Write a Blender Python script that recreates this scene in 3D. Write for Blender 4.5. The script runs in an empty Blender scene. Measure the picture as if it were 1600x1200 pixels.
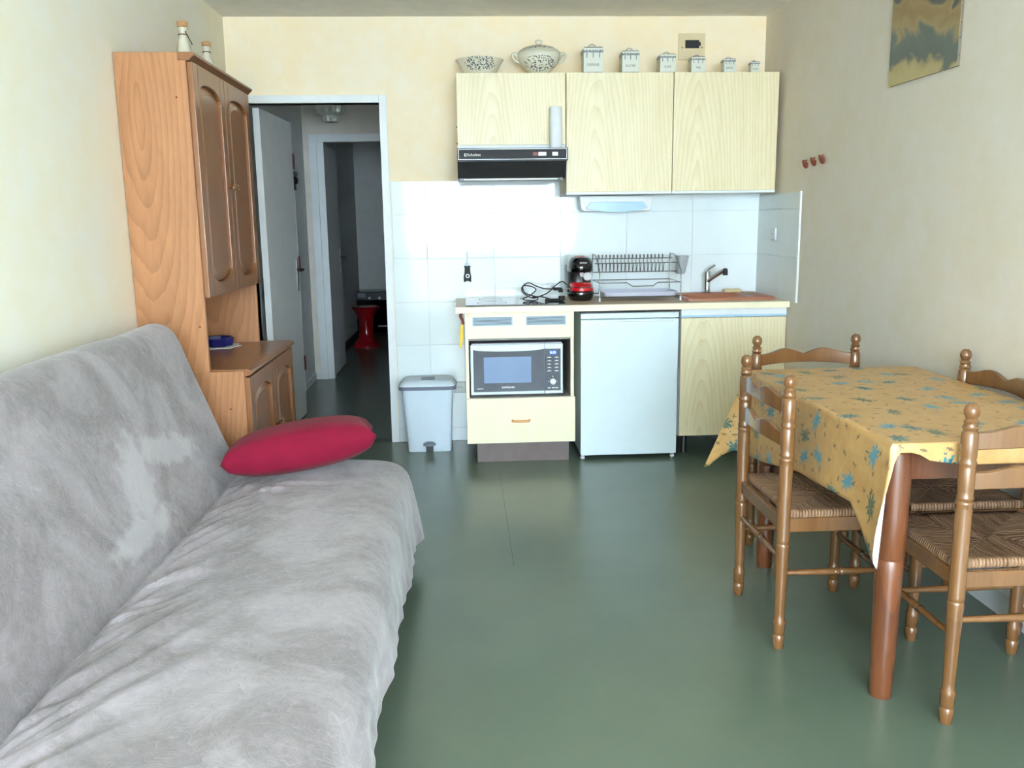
import bpy, bmesh, math, random
from mathutils import Vector, Matrix
random.seed(7)
sc = bpy.context.scene
C = sc.collection
PI = math.pi

# ------------------------------------------------------------------ camera
F_PX, PITCH, YAW, ROLL, CAM_H = 1357.2, 0.18458, 0.05428, 0.01353, 1.36
fwd = Vector((math.sin(YAW)*math.cos(PITCH), math.cos(YAW)*math.cos(PITCH), -math.sin(PITCH)))
rgt = Vector((math.cos(YAW), -math.sin(YAW), 0.0))
dwn = fwd.cross(rgt)
cr, sr = math.cos(ROLL), math.sin(ROLL)
r2 = cr*rgt + sr*dwn
d2 = -sr*rgt + cr*dwn
cam = bpy.data.cameras.new('camera')
cam.sensor_width = 36.0
cam.lens = F_PX*36.0/1600.0
cam.clip_start = 0.05
cam_o = bpy.data.objects.new('camera', cam)
M = Matrix((( r2.x, -d2.x, -fwd.x, 0), (r2.y, -d2.y, -fwd.y, 0), (r2.z, -d2.z, -fwd.z, CAM_H), (0, 0, 0, 1)))
cam_o.matrix_world = M
C.objects.link(cam_o)
sc.camera = cam_o

# ------------------------------------------------------------------ sky, window light, exposure
WIN = (-0.82, 1.65, 0.0, 2.30, -2.0)      # window opening x0 x1 z0 z1 and wall plane y; right part added to brighten the left wall
world = bpy.data.worlds.new('overcast_sky')
sc.world = world
world.use_nodes = True
bg = world.node_tree.nodes['Background']
bg.inputs[0].default_value = (0.71, 0.87, 1.0, 1)
bg.inputs[1].default_value = 45.0
pl = bpy.data.lights.new('window_portal', 'AREA')
pl.shape = 'RECTANGLE'
pl.size = WIN[1]-WIN[0]
pl.size_y = WIN[3]-WIN[2]
pl.cycles.is_portal = True
plo = bpy.data.objects.new('window_portal', pl)
plo.location = ((WIN[0]+WIN[1])/2, WIN[4]-0.13, (WIN[2]+WIN[3])/2)
plo.rotation_euler = (PI/2, 0, PI)
C.objects.link(plo)
sc.view_settings.view_transform = 'Standard'
sc.view_settings.look = 'None'
sc.view_settings.exposure = 0.0
sc.view_settings.gamma = 1.0
sc.view_settings.use_curve_mapping = False
sc.cycles.max_bounces = 10
sc.cycles.diffuse_bounces = 8
sc.cycles.glossy_bounces = 5
sc.cycles.caustics_reflective = False
sc.cycles.caustics_refractive = False

# ------------------------------------------------------------------ materials
def lin(c):
    def f(u):
        u /= 255.0
        return u/12.92 if u <= 0.04045 else ((u+0.055)/1.055)**2.4
    return (f(c[0]), f(c[1]), f(c[2]), 1.0)

class NT:
    def __init__(s, name):
        s.m = bpy.data.materials.new(name)
        s.m.use_nodes = True
        s.t = s.m.node_tree
        s.b = s.t.nodes['Principled BSDF']
    def n(s, typ, **kw):
        nd = s.t.nodes.new(typ)
        for k, v in kw.items():
            if k.startswith('i_'):
                nd.inputs[k[2:].replace('_', ' ')].default_value = v
            else:
                setattr(nd, k, v)
        return nd
    def l(s, a, b):
        s.t.links.new(a, b)
    def set(s, **kw):
        for k, v in kw.items():
            s.b.inputs[k.replace('_', ' ')].default_value = v
    def math(s, op, a, b=None, clamp=False):
        nd = s.n('ShaderNodeMath', operation=op)
        nd.use_clamp = clamp
        for i, q in enumerate((a, b)):
            if q is None: continue
            if isinstance(q, (int, float)): nd.inputs[i].default_value = q
            else: s.l(q, nd.inputs[i])
        return nd.outputs[0]
    def mix(s, fac, a, b):
        nd = s.n('ShaderNodeMix', data_type='RGBA')
        for i, q in ((0, fac), (6, a), (7, b)):
            if isinstance(q, (int, float, tuple)): nd.inputs[i].default_value = q
            else: s.l(q, nd.inputs[i])
        return nd.outputs[2]
    def ramp(s, fac, p0, p1, c0=(0, 0, 0, 1), c1=(1, 1, 1, 1)):
        nd = s.n('ShaderNodeValToRGB')
        e = nd.color_ramp.elements
        e[0].position = p0; e[0].color = c0
        e[1].position = p1; e[1].color = c1
        s.l(fac, nd.inputs[0])
        return nd.outputs[0]
    def coord(s, scale=(1, 1, 1), kind='Object', loc=(0, 0, 0), rot=(0, 0, 0)):
        tc = s.n('ShaderNodeTexCoord')
        mp = s.n('ShaderNodeMapping')
        mp.inputs['Scale'].default_value = scale
        mp.inputs['Location'].default_value = loc
        mp.inputs['Rotation'].default_value = rot
        s.l(tc.outputs[kind], mp.inputs[0])
        return mp.outputs[0]
    def noise(s, vec, scale, detail=4, rough=0.55, dist=0.0):
        nd = s.n('ShaderNodeTexNoise')
        nd.inputs['Scale'].default_value = scale
        nd.inputs['Detail'].default_value = detail
        nd.inputs['Roughness'].default_value = rough
        nd.inputs['Distortion'].default_value = dist
        s.l(vec, nd.inputs['Vector'])
        return nd.outputs[0]
    def bump(s, h, strength, dist=0.01):
        nd = s.n('ShaderNodeBump')
        nd.inputs['Strength'].default_value = strength
        nd.inputs['Distance'].default_value = dist
        s.l(h, nd.inputs['Height'])
        s.l(nd.outputs[0], s.b.inputs['Normal'])

def plain(name, c, rough=0.5, metal=0.0, var=0.06, vs=9.0, bump=0.0, bs=60.0, spec=0.5, coat=0.0, sheen=0.0, emit=None, trans=0.0, alpha=1.0, c2=None):
    t = NT(name)
    c1 = lin(c)
    cc = lin(c2) if c2 else tuple(x*(1-var) for x in c1[:3])+(1,)
    v = t.coord()
    t.l(t.mix(t.ramp(t.noise(v, vs), 0.35, 0.68), c1, cc), t.b.inputs['Base Color'])
    t.set(Roughness=rough, Metallic=metal)
    t.b.inputs['Specular IOR Level'].default_value = spec
    t.b.inputs['Coat Weight'].default_value = coat
    t.b.inputs['Coat Roughness'].default_value = 0.08
    t.b.inputs['Sheen Weight'].default_value = sheen
    t.b.inputs['Transmission Weight'].default_value = trans
    t.b.inputs['Alpha'].default_value = alpha
    if bump: t.bump(t.noise(v, bs, 3), bump, 0.004)
    if emit:
        t.b.inputs['Emission Color'].default_value = lin(emit[0])
        t.b.inputs['Emission Strength'].default_value = emit[1]
    return t.m

def wood(name, light, dark, rough=0.35, axis=2, ring=9.0, stretch=0.07, coat=0.0, streak=0.5, ringamt=0.55, off=(0.13, 0.21, 0.35), spec=0.5, knots=False, rdir='SPHERICAL', dist=0.10):
    t = NT(name)
    tc = t.n('ShaderNodeTexCoord')
    oi = t.n('ShaderNodeObjectInfo')
    addv = t.n('ShaderNodeVectorMath', operation='MULTIPLY_ADD')
    t.l(oi.outputs['Random'], addv.inputs[0])
    addv.inputs[1].default_value = (0.07, 0.17, 0.10)
    t.l(tc.outputs['Object'], addv.inputs[2])
    mp = t.n('ShaderNodeMapping')
    s = [1.0, 1.0, 1.0]; s[axis] = stretch
    mp.inputs['Scale'].default_value = s
    mp.inputs['Location'].default_value = off
    t.l(addv.outputs[0], mp.inputs[0])
    dn = t.n('ShaderNodeTexNoise')
    dn.inputs['Scale'].default_value = 5.0
    dn.inputs['Detail'].default_value = 2.0
    t.l(mp.outputs[0], dn.inputs['Vector'])
    dv = t.n('ShaderNodeVectorMath', operation='MULTIPLY_ADD')
    t.l(dn.outputs[1], dv.inputs[0])
    dv.inputs[1].default_value = (dist, dist, dist)
    t.l(mp.outputs[0], dv.inputs[2])
    wv = t.n('ShaderNodeTexWave', wave_type='RINGS', rings_direction=rdir, wave_profile='SAW')
    wv.inputs['Scale'].default_value = ring
    wv.inputs['Distortion'].default_value = 1.2
    wv.inputs['Detail'].default_value = 2.0
    wv.inputs['Detail Scale'].default_value = 2.0
    t.l(dv.outputs[0], wv.inputs['Vector'])
    fine = t.noise(mp.outputs[0], 130.0, 3)
    mid = t.noise(mp.outputs[0], 22.0, 3)
    a = t.math('MULTIPLY', t.math('POWER', wv.outputs[1], 2.0), ringamt)
    b = t.math('MULTIPLY', t.ramp(fine, 0.35, 0.75), streak*0.6)
    c = t.math('MULTIPLY', t.ramp(mid, 0.35, 0.7), streak)
    fac = t.math('ADD', t.math('ADD', a, b), c, clamp=True)
    col = t.mix(fac, lin(light), lin(dark))
    if knots:
        vo = t.n('ShaderNodeTexVoronoi')
        vo.inputs['Scale'].default_value = 6.0
        mp2 = t.n('ShaderNodeMapping'); mp2.inputs['Scale'].default_value = (1.2, 1.2, 0.7)
        t.l(addv.outputs[0], mp2.inputs[0]); t.l(mp2.outputs[0], vo.inputs['Vector'])
        col = t.mix(t.ramp(vo.outputs[0], 0.12, 0.24), lin((44, 20, 9)), col)
    t.l(col, t.b.inputs['Base Color'])
    t.set(Roughness=rough)
    t.b.inputs['Coat Weight'].default_value = coat
    t.b.inputs['Coat Roughness'].default_value = 0.12
    t.b.inputs['Specular IOR Level'].default_value = spec
    t.bump(fac, 0.08, 0.002)
    return t.m

def make_wallpaper(name, ca, cb):
    t = NT(name)
    v = t.coord()
    a = t.ramp(t.noise(v, 2.6, 6, 0.62, 0.4), 0.36, 0.66)
    b = t.ramp(t.noise(v, 11.0, 5, 0.6), 0.4, 0.62)
    f = t.math('MULTIPLY_ADD', b, 0.35)
    nd = f.node; t.l(t.math('MULTIPLY', a, 0.65), nd.inputs[2])
    t.l(t.mix(f, lin(ca), lin(cb)), t.b.inputs['Base Color'])
    t.set(Roughness=0.75)
    t.b.inputs['Specular IOR Level'].default_value = 0.25
    t.bump(t.noise(v, 70.0, 4), 0.12, 0.004)
    return t.m

def make_floor():
    t = NT('green_linoleum')
    v = t.coord()
    a = t.ramp(t.noise(v, 3.0, 5), 0.35, 0.68)
    b = t.ramp(t.noise(v, 170.0, 3), 0.3, 0.75)
    f = t.math('ADD', t.math('MULTIPLY', a, 0.5), t.math('MULTIPLY', b, 0.4), clamp=True)
    t.l(t.mix(f, lin((84, 97, 84)), lin((91, 103, 89))), t.b.inputs['Base Color'])
    t.set(Roughness=0.27)
    t.b.inputs['Specular IOR Level'].default_value = 0.55
    return t.m

def make_throw():
    t = NT('embossed_velour')
    v = t.coord()
    n1 = t.ramp(t.noise(v, 3.2, 6, 0.62, 0.8), 0.42, 0.60)
    n2 = t.ramp(t.noise(v, 26.0, 4, 0.6, 1.5), 0.35, 0.7)
    f = t.math('ADD', t.math('MULTIPLY', n1, 0.7), t.math('MULTIPLY', n2, 0.3), clamp=True)
    base = t.mix(f, lin((116, 108, 109)), lin((155, 146, 150)))
    def stroke(cx, cy, cz, sy, sz, rot):
        # a hand-brushed stroke in the pile, with ragged edges
        mp = t.n('ShaderNodeMapping', vector_type='TEXTURE')
        mp.inputs['Location'].default_value = (cx, cy, cz)
        mp.inputs['Rotation'].default_value = (rot, 0, 0)
        mp.inputs['Scale'].default_value = (0.3, sy, sz)
        tcn = t.n('ShaderNodeTexCoord'); t.l(tcn.outputs['Object'], mp.inputs[0])
        ln_ = t.n('ShaderNodeVectorMath', operation='LENGTH'); t.l(mp.outputs[0], ln_.inputs[0])
        dd = t.math('ADD', ln_.outputs['Value'], t.math('MULTIPLY', t.math('SUBTRACT', t.noise(v, 17.0, 4, 0.6), 0.5), 1.5))
        return t.ramp(dd, 0.60, 1.10, (1, 1, 1, 1), (0, 0, 0, 1))
    strokes = t.math('MAXIMUM', t.math('MAXIMUM', stroke(-0.97, 2.55, 0.60, 0.10, 0.17, -0.55), stroke(-0.98, 2.88, 0.63, 0.30, 0.055, -0.20)), stroke(-0.93, 2.46, 0.49, 0.26, 0.05, 0.0))
    q = t.noise(v, 7.0, 1, 0.4, 2.2)
    s = t.math('ABSOLUTE', t.math('SINE', t.math('MULTIPLY', q, 34.0)))
    e = t.ramp(s, 0.0, 0.45)
    base = t.mix(t.math('MULTIPLY', t.ramp(s, 0.05, 0.30, (1, 1, 1, 1), (0, 0, 0, 1)), 0.10), base, lin((190, 184, 188)))
    t.l(t.mix(t.math('MULTIPLY', strokes, 0.55), base, lin((182, 178, 180))), t.b.inputs['Base Color'])
    t.set(Roughness=0.85)
    t.b.inputs['Sheen Weight'].default_value = 0.3
    t.b.inputs['Sheen Roughness'].default_value = 0.4
    t.b.inputs['Specular IOR Level'].default_value = 0.2
    # embossed scrolls: contour lines of a swirling noise
    h = t.math('ADD', t.math('MULTIPLY', e, 0.55), t.math('MULTIPLY', t.noise(v, 240.0, 2), 0.45))
    t.bump(h, 0.3, 0.004)
    return t.m

def make_cloth():
    t = NT('provencal_oilcloth')
    tc = t.n('ShaderNodeTexCoord')
    uv = tc.outputs['UV']
    a = t.ramp(t.noise(uv, 9.0, 6, 0.65, 0.6), 0.34, 0.68)
    b = t.ramp(t.noise(uv, 40.0, 4, 0.6), 0.4, 0.66)
    f = t.math('ADD', t.math('MULTIPLY', a, 0.7), t.math('MULTIPLY', b, 0.3), clamp=True)
    base = t.mix(f, lin((172, 132, 80)), lin((194, 157, 104)))
    def sprigs(scale, rand, size, petals, seedoff):
        mp = t.n('ShaderNodeMapping')
        mp.inputs['Scale'].default_value = (scale, scale, 1)
        mp.inputs['Location'].default_value = (seedoff, seedoff*0.7, 0)
        t.l(uv, mp.inputs[0])
        vo = t.n('ShaderNodeTexVoronoi', voronoi_dimensions='2D')
        vo.inputs['Scale'].default_value = 1.0
        vo.inputs['Randomness'].default_value = rand
        t.l(mp.outputs[0], vo.inputs['Vector'])
        sub = t.n('ShaderNodeVectorMath', operation='SUBTRACT')
        t.l(mp.outputs[0], sub.inputs[0]); t.l(vo.outputs['Position'], sub.inputs[1])
        sep = t.n('ShaderNodeSeparateXYZ'); t.l(sub.outputs[0], sep.inputs[0])
        ang = t.math('ARCTAN2', sep.outputs[1], sep.outputs[0])
        sepc = t.n('ShaderNodeSeparateColor'); t.l(vo.outputs['Color'], sepc.inputs[0])
        ang2 = t.math('MULTIPLY_ADD', ang, float(petals))
        t.l(t.math('MULTIPLY', sepc.outputs[0], 6.28), ang2.node.inputs[2])
        pet = t.math('MULTIPLY_ADD', t.math('COSINE', ang2), 0.22); pet.node.inputs[2].default_value = 0.78
        pet = t.math('MULTIPLY', pet, t.math('ADD', t.math('MULTIPLY', t.math('ABSOLUTE', t.math('COSINE', t.math('ADD', ang, t.math('MULTIPLY', sepc.outputs[1], 5.0)))), 0.6), 0.5))
        jag = t.math('MULTIPLY_ADD', t.noise(uv, 110.0, 2), 2.2); jag.node.inputs[2].default_value = -0.1
        lim = t.math('MULTIPLY', t.math('MULTIPLY', pet, jag), size)
        d = t.math('SUBTRACT', lim, vo.outputs['Distance'])
        mask = t.ramp(d, 0.0, 0.03)
        return mask, sepc, vo
    m1, sc1, vo1 = sprigs(7.8, 0.75, 0.30, 11, 0.3)
    keep = t.math('GREATER_THAN', sc1.outputs[1], 0.12)
    hue = t.ramp(sc1.outputs[2], 0.28, 0.50, lin((104, 108, 62)), lin((58, 126, 138)))
    hue2 = t.mix(t.ramp(t.noise(uv, 90.0, 2), 0.42, 0.6), hue, lin((26, 84, 92)))
    hue3 = t.mix(t.math('MULTIPLY', t.math('GREATER_THAN', sc1.outputs[0], 0.6), 0.7), hue2, lin((92, 150, 172)))
    col = t.mix(t.math('MULTIPLY', m1, keep), base, hue3)
    m2, sc2, vo2 = sprigs(15.0, 0.8, 0.16, 4, 3.3)
    col = t.mix(t.math('MULTIPLY', m2, 0.8), col, lin((84, 74, 60)))
    t.l(col, t.b.inputs['Base Color'])
    t.set(Roughness=0.36)
    t.b.inputs['Specular IOR Level'].default_value = 0.45
    t.bump(t.noise(uv, 22.0, 3), 0.06, 0.01)
    return t.m

def make_rush():
    t = NT('woven_rush')
    tc = t.n('ShaderNodeTexCoord')
    mp = t.n('ShaderNodeMapping')
    mp.inputs['Scale'].default_value = (1.0, 0.05, 1.0)
    t.l(tc.outputs['UV'], mp.inputs[0])
    n1 = t.noise(mp.outputs[0], 160.0, 3, 0.6)
    n2 = t.noise(mp.outputs[0], 40.0, 2, 0.5)
    wv = t.n('ShaderNodeTexWave', wave_type='BANDS', bands_direction='X')
    wv.inputs['Scale'].default_value = 32.0
    wv.inputs['Distortion'].default_value = 1.6
    t.l(mp.outputs[0], wv.inputs['Vector'])
    f = t.math('ADD', t.math('MULTIPLY', t.ramp(n1, 0.35, 0.7), 0.6), t.math('MULTIPLY', t.ramp(n2, 0.4, 0.65), 0.45), clamp=True)
    t.l(t.mix(f, lin((158, 122, 92)), lin((90, 60, 40))), t.b.inputs['Base Color'])
    t.set(Roughness=0.6)
    t.bump(t.math('ADD', wv.outputs[1], n1), 0.55, 0.006)
    return t.m

def make_painting():
    t = NT('painted_estuary')
    v = t.coord()
    sep = t.n('ShaderNodeSeparateXYZ'); t.l(v, sep.inputs[0])
    # diagonal sand banks across grey-blue water: 0 at the bottom edge of the canvas
    wob = t.noise(t.coord((1, 2.2, 3.2)), 2.4, 3, 0.5, 1.2)
    h = t.math('ADD', t.math('ADD', sep.outputs[2], t.math('MULTIPLY', sep.outputs[1], -0.22)), t.math('MULTIPLY', t.math('SUBTRACT', wob, 0.5), 0.22))
    nd = t.n('ShaderNodeValToRGB')
    t.l(t.math('MULTIPLY', h, 1.55), nd.inputs[0])
    e = nd.color_ramp.elements
    e[0].position = 0.0; e[0].color = lin((172, 158, 114))
    e[1].position = 1.0; e[1].color = lin((100, 106, 100))
    for p, c in ((0.06, (164, 148, 104)), (0.11, (84, 92, 88)), (0.24, (92, 102, 98)), (0.29, (150, 132, 94)), (0.37, (136, 112, 74)), (0.44, (146, 126, 88)), (0.47, (70, 78, 76)), (0.53, (78, 84, 80)), (0.56, (150, 134, 94)), (0.68, (128, 108, 74)), (0.78, (92, 100, 96))):
        x = e.new(p); x.color = lin(c)
    t.l(nd.outputs[0], t.b.inputs['Base Color'])
    t.set(Roughness=0.5)
    t.bump(t.noise(v, 60.0, 3), 0.15, 0.003)
    return t.m

def make_china():
    t = NT('blue_flower_china')
    v = t.coord()
    vo = t.n('ShaderNodeTexVoronoi'); vo.inputs['Scale'].default_value = 105.0
    t.l(v, vo.inputs['Vector'])
    petal = t.ramp(vo.outputs[0], 0.40, 0.50, (1, 1, 1, 1), (0, 0, 0, 1))
    sep = t.n('ShaderNodeSeparateXYZ'); t.l(v, sep.inputs[0])
    # a bouquet on the front of the piece, round its middle height
    dx = t.math('MULTIPLY', sep.outputs[0], 10.5)
    dz = t.math('MULTIPLY', t.math('SUBTRACT', sep.outputs[2], 0.062), 22.0)
    rr = t.math('ADD', t.math('MULTIPLY', dx, dx), t.math('MULTIPLY', dz, dz))
    rn = t.math('ADD', rr, t.math('MULTIPLY', t.noise(v, 30.0, 2), 0.9))
    zone = t.math('LESS_THAN', rn, 1.25)
    band = t.math('MULTIPLY', t.math('GREATER_THAN', sep.outputs[2], 0.138), t.math('LESS_THAN', sep.outputs[2], 0.158))
    z2 = t.math('MAXIMUM', zone, band)
    lines = t.math('MULTIPLY', petal, t.ramp(t.noise(v, 60.0, 2), 0.32, 0.42))
    t.l(t.mix(t.math('MULTIPLY', lines, z2), lin((222, 218, 200)), lin((66, 82, 98))), t.b.inputs['Base Color'])
    t.set(Roughness=0.18)
    return t.m

def make_tin():
    t = NT('printed_tin')
    tc = t.n('ShaderNodeTexCoord')
    sep = t.n('ShaderNodeSeparateXYZ'); t.l(tc.outputs['UV'], sep.inputs[0])
    u, w = sep.outputs[0], sep.outputs[1]
    cosu = t.math('COSINE', t.math('MULTIPLY', u, 2*PI*3))
    # scalloped band of blossoms under the lid, three drops beneath it, a line at the foot
    top = t.math('GREATER_THAN', w, 0.70)
    scal = t.math('LESS_THAN', w, t.math('MULTIPLY_ADD', t.math('ABSOLUTE', cosu), 0.07))
    scal.node.inputs[1].links[0].from_node.inputs[2].default_value = 0.80
    speck = t.ramp(t.noise(tc.outputs['UV'], 26.0, 2), 0.40, 0.50)
    band = t.math('MULTIPLY', t.math('MULTIPLY', top, scal), speck)
    drops = t.math('MULTIPLY', t.math('LESS_THAN', cosu, -0.93), t.math('MULTIPLY', t.math('GREATER_THAN', w, 0.52), t.math('LESS_THAN', w, 0.72)))
    foot = t.math('MULTIPLY', t.math('LESS_THAN', w, 0.045), t.math('GREATER_THAN', t.noise(tc.outputs['UV'], 40.0, 1), 0.42))
    f = t.math('MAXIMUM', t.math('MAXIMUM', band, drops), foot)
    t.l(t.mix(f, lin((214, 216, 204)), lin((52, 64, 84))), t.b.inputs['Base Color'])
    t.set(Roughness=0.3)
    return t.m

MAT = dict(
    paper=make_wallpaper('sponged_wallpaper', (246, 226, 190), (246, 235, 214)), paper3=make_wallpaper('sponged_pale_wallpaper', (246, 238, 214), (246, 243, 232)), paper_dim=make_wallpaper('sponged_dimmed_wallpaper', (216, 206, 188), (220, 213, 204)), floor=make_floor(), throw=make_throw(), cloth=make_cloth(), rush=make_rush(),
    painting=make_painting(), china=make_china(), tin=make_tin(),
    ceiling=plain('white_ceiling_paint', (244, 243, 240), 0.9, bump=0.1, bs=120),
    white=plain('white_gloss_paint', (236, 240, 242), 0.4, var=0.03),
    hall=plain('grey_white_paint', (240, 242, 243), 0.7, var=0.05),
    hallwall=plain('hall_cream_paint', (236, 230, 220), 0.8, var=0.08),
    doorpaint=plain('pale_grey_door_paint', (243, 246, 249), 0.45, var=0.04),
    pinkdoor=plain('faded_pink_paint', (204, 184, 186), 0.5, var=0.06),
    redpaint=plain('dull_red_paint', (120, 42, 38), 0.45),
    tile=plain('glazed_white_tile', (236, 245, 248), 0.07, var=0.02, spec=0.55),
    grout=plain('pale_grey_grout', (226, 232, 234), 0.8),
    ash=wood('pale_ash_laminate', (236, 226, 194), (216, 196, 150), 0.4, ring=17, stretch=0.13, ringamt=0.5, streak=0.34, off=(0.06, 0.0, 0.01), rdir='Y', dist=0.09),
    cream=wood('cream_laminate', (247, 238, 208), (240, 226, 188), 0.4, ring=6, ringamt=0.2, streak=0.25),
    worktop=wood('beige_worktop_laminate', (214, 192, 164), (196, 170, 138), 0.3, axis=0, ring=4, ringamt=0.15, streak=0.4),
    oak=wood('light_oak_laminate', (176, 124, 84), (134, 87, 54), 0.42, ring=14, stretch=0.17, ringamt=0.42, streak=0.28, off=(-0.02, 0.0, -0.36), rdir='Y', dist=0.09),
    darkoak=wood('varnished_oak', (142, 95, 60), (112, 70, 41), 0.3, ring=6, ringamt=0.1, streak=0.28, coat=0.2),
    varnish=wood('honey_varnished_beech', (120, 82, 48), (92, 60, 33), 0.24, ring=5, ringamt=0.3, streak=0.4, coat=0.5),
    pine=wood('knotty_stained_pine', (118, 68, 40), (82, 44, 25), 0.3, ring=7, ringamt=0.5, streak=0.5, coat=0.4, knots=True),
    black=plain('black_plastic', (20, 20, 22), 0.35, var=0.15),
    blackgloss=plain('black_gloss', (10, 10, 12), 0.08, var=0.1, coat=0.3),
    darkgrey=plain('dark_grey_metal', (44, 44, 48), 0.6, spec=0.3),
    filter=plain('black_filter_mesh', (16, 14, 16), 0.7, bump=0.8, bs=300),
    chrome=plain('chrome', (205, 208, 212), 0.14, metal=1.0, var=0.03),
    steel=plain('brushed_steel_wire', (150, 154, 160), 0.25, metal=1.0),
    silver=plain('silver_line', (170, 172, 176), 0.35, metal=0.6),
    grille=plain('dull_aluminium', (158, 176, 188), 0.45, metal=0.2),
    appliance=plain('white_enamel', (228, 242, 248), 0.28, var=0.02),
    whiteplastic=plain('white_plastic', (232, 234, 236), 0.35, var=0.02),
    lens=plain('pale_blue_lamp_lens', (176, 210, 236), 0.25, var=0.04),
    binbody=plain('pale_grey_plastic', (212, 226, 238), 0.38, var=0.03),
    bingrey=plain('slate_grey_plastic', (112, 118, 136), 0.4, var=0.05),
    sticker=plain('pale_turquoise_sticker', (206, 236, 232), 0.5, c2=(150, 220, 222), vs=20),
    plinth=plain('brown_grey_plinth', (112, 98, 96), 0.5, var=0.2),
    niche=plain('grey_niche_lining', (150, 146, 140), 0.6),
    mwglass=plain('dark_blue_glass', (30, 38, 54), 0.15, var=0.1, spec=0.35),
    mwwindow=plain('meshed_oven_window', (92, 120, 160), 0.22, var=0.12, vs=3),
    display=plain('blue_display', (10, 20, 60), 0.2, emit=((30, 90, 255), 0.6)),
    digit=plain('lit_digits', (190, 230, 255), 0.4, emit=((170, 220, 255), 1.5)),
    print=plain('white_print', (232, 234, 236), 0.5),
    darkprint=plain('dark_print', (70, 66, 62), 0.6),
    orange=plain('orange_wood_handle', (222, 158, 96), 0.35),
    brown=plain('terracotta_sink_resin', (164, 104, 78), 0.3, var=0.08, spec=0.6),
    red=plain('red_gloss_plastic', (196, 18, 26), 0.18, coat=0.3),
    darkred=plain('dark_red_plastic', (150, 12, 22), 0.2, coat=0.3),
    cushion=plain('crimson_cotton', (122, 14, 44), 0.9, var=0.12, vs=14, bump=0.3, bs=400, sheen=0.05, spec=0.2),
    yellow=plain('yellow_strap', (240, 200, 60), 0.6),
    blueglass=plain('cobalt_glass', (18, 20, 96), 0.08, coat=0.4),
    lace=plain('white_lace', (232, 230, 222), 0.9),
    milky=plain('milky_glass', (206, 200, 180), 0.2, var=0.2, vs=18),
    cork=plain('cork', (176, 132, 92), 0.9, var=0.3, vs=90, bump=0.5, bs=200),
    string=plain('brown_string', (96, 72, 50), 0.9),
    crystal=plain('pressed_lamp_glass', (220, 220, 210), 0.12, var=0.3, vs=60, spec=0.8),
    sponge=plain('buff_sponge', (214, 196, 150), 0.9, bump=0.6, bs=160),
    hook=plain('red_brown_hook', (128, 52, 30), 0.25, coat=0.4),
    beigeplate=plain('beige_cover_plate', (212, 196, 160), 0.4, var=0.03),
    canvasedge=plain('raw_canvas', (120, 110, 96), 0.9),
    paper_roll=plain('white_tissue', (232, 236, 242), 0.9, bump=0.2, bs=150),
    sofaframe=plain('dark_sofa_frame', (52, 48, 46), 0.7),
    undercloth=plain('white_cloth_backing', (228, 230, 236), 0.7),
    concrete=plain('pale_concrete', (206, 204, 198), 0.9),
    rubber=plain('black_rubber', (24, 24, 24), 0.8),
    cup=plain('clear_frosted_plastic', (222, 226, 232), 0.3, trans=0.5),
    tray=plain('pale_lilac_tray', (206, 208, 226), 0.35),
    velgrey=plain('seam_dark_line', (40, 46, 40), 0.9, spec=0.05),
)

# ------------------------------------------------------------------ helpers
def wloc(o):
    v = Vector((0, 0, 0))
    while o is not None:
        v += o.location
        o = o.parent
    return v

def obj(name, bm, mat, parent=None, smooth=None, bevel=0.0, segs=2, subsurf=0, local=False):
    """links a bmesh given in world coordinates as ONE object under parent"""
    if isinstance(bm, bmesh.types.BMesh):
        me = bpy.data.meshes.new(name)
        bmesh.ops.recalc_face_normals(bm, faces=bm.faces)
        bm.to_mesh(me)
        bm.free()
    else:
        me = bm
    o = bpy.data.objects.new(name, me)
    C.objects.link(o)
    if not isinstance(mat, (list, tuple)): mat = [mat]
    for m in mat: me.materials.append(MAT[m])
    if parent is not None:
        if not local:
            off = wloc(parent)
            if off.length > 0: me.transform(Matrix.Translation(-off))
        o.parent = parent
    if smooth is not None:
        for p in me.polygons: p.use_smooth = True
        if smooth < 180:
            try: me.set_sharp_from_angle(angle=math.radians(smooth))
            except Exception: pass
    if bevel:
        b = o.modifiers.new('bevel', 'BEVEL')
        b.width = bevel; b.segments = segs; b.limit_method = 'ANGLE'; b.angle_limit = math.radians(40)
        b.harden_normals = False
    if subsurf:
        s = o.modifiers.new('sub', 'SUBSURF'); s.levels = subsurf; s.render_levels = subsurf
    return o

def thing(name, label, cat, loc=(0, 0, 0), group=None):
    o = bpy.data.objects.new(name, None)
    C.objects.link(o)
    o.location = loc
    o.empty_display_size = 0.05
    tag(o, label, cat, group)
    return o

def tag(o, label, cat, group=None):
    o['label'] = label; o['category'] = cat
    if group: o['group'] = group
    return o

def struct(name, bm, mat, parent=None, **kw):
    o = obj(name, bm, mat, parent, **kw)
    if parent is None: o['kind'] = 'structure'
    return o

def B(): return bmesh.new()

def box(bm, x0, x1, y0, y1, z0, z1):
    vs = [bm.verts.new(p) for p in ((x0, y0, z0), (x1, y0, z0), (x1, y1, z0), (x0, y1, z0), (x0, y0, z1), (x1, y0, z1), (x1, y1, z1), (x0, y1, z1))]
    for f in ((0, 3, 2, 1), (4, 5, 6, 7), (0, 1, 5, 4), (1, 2, 6, 5), (2, 3, 7, 6), (3, 0, 4, 7)):
        bm.faces.new([vs[i] for i in f])
    return bm

def bx(*a): return box(B(), *a)

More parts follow.
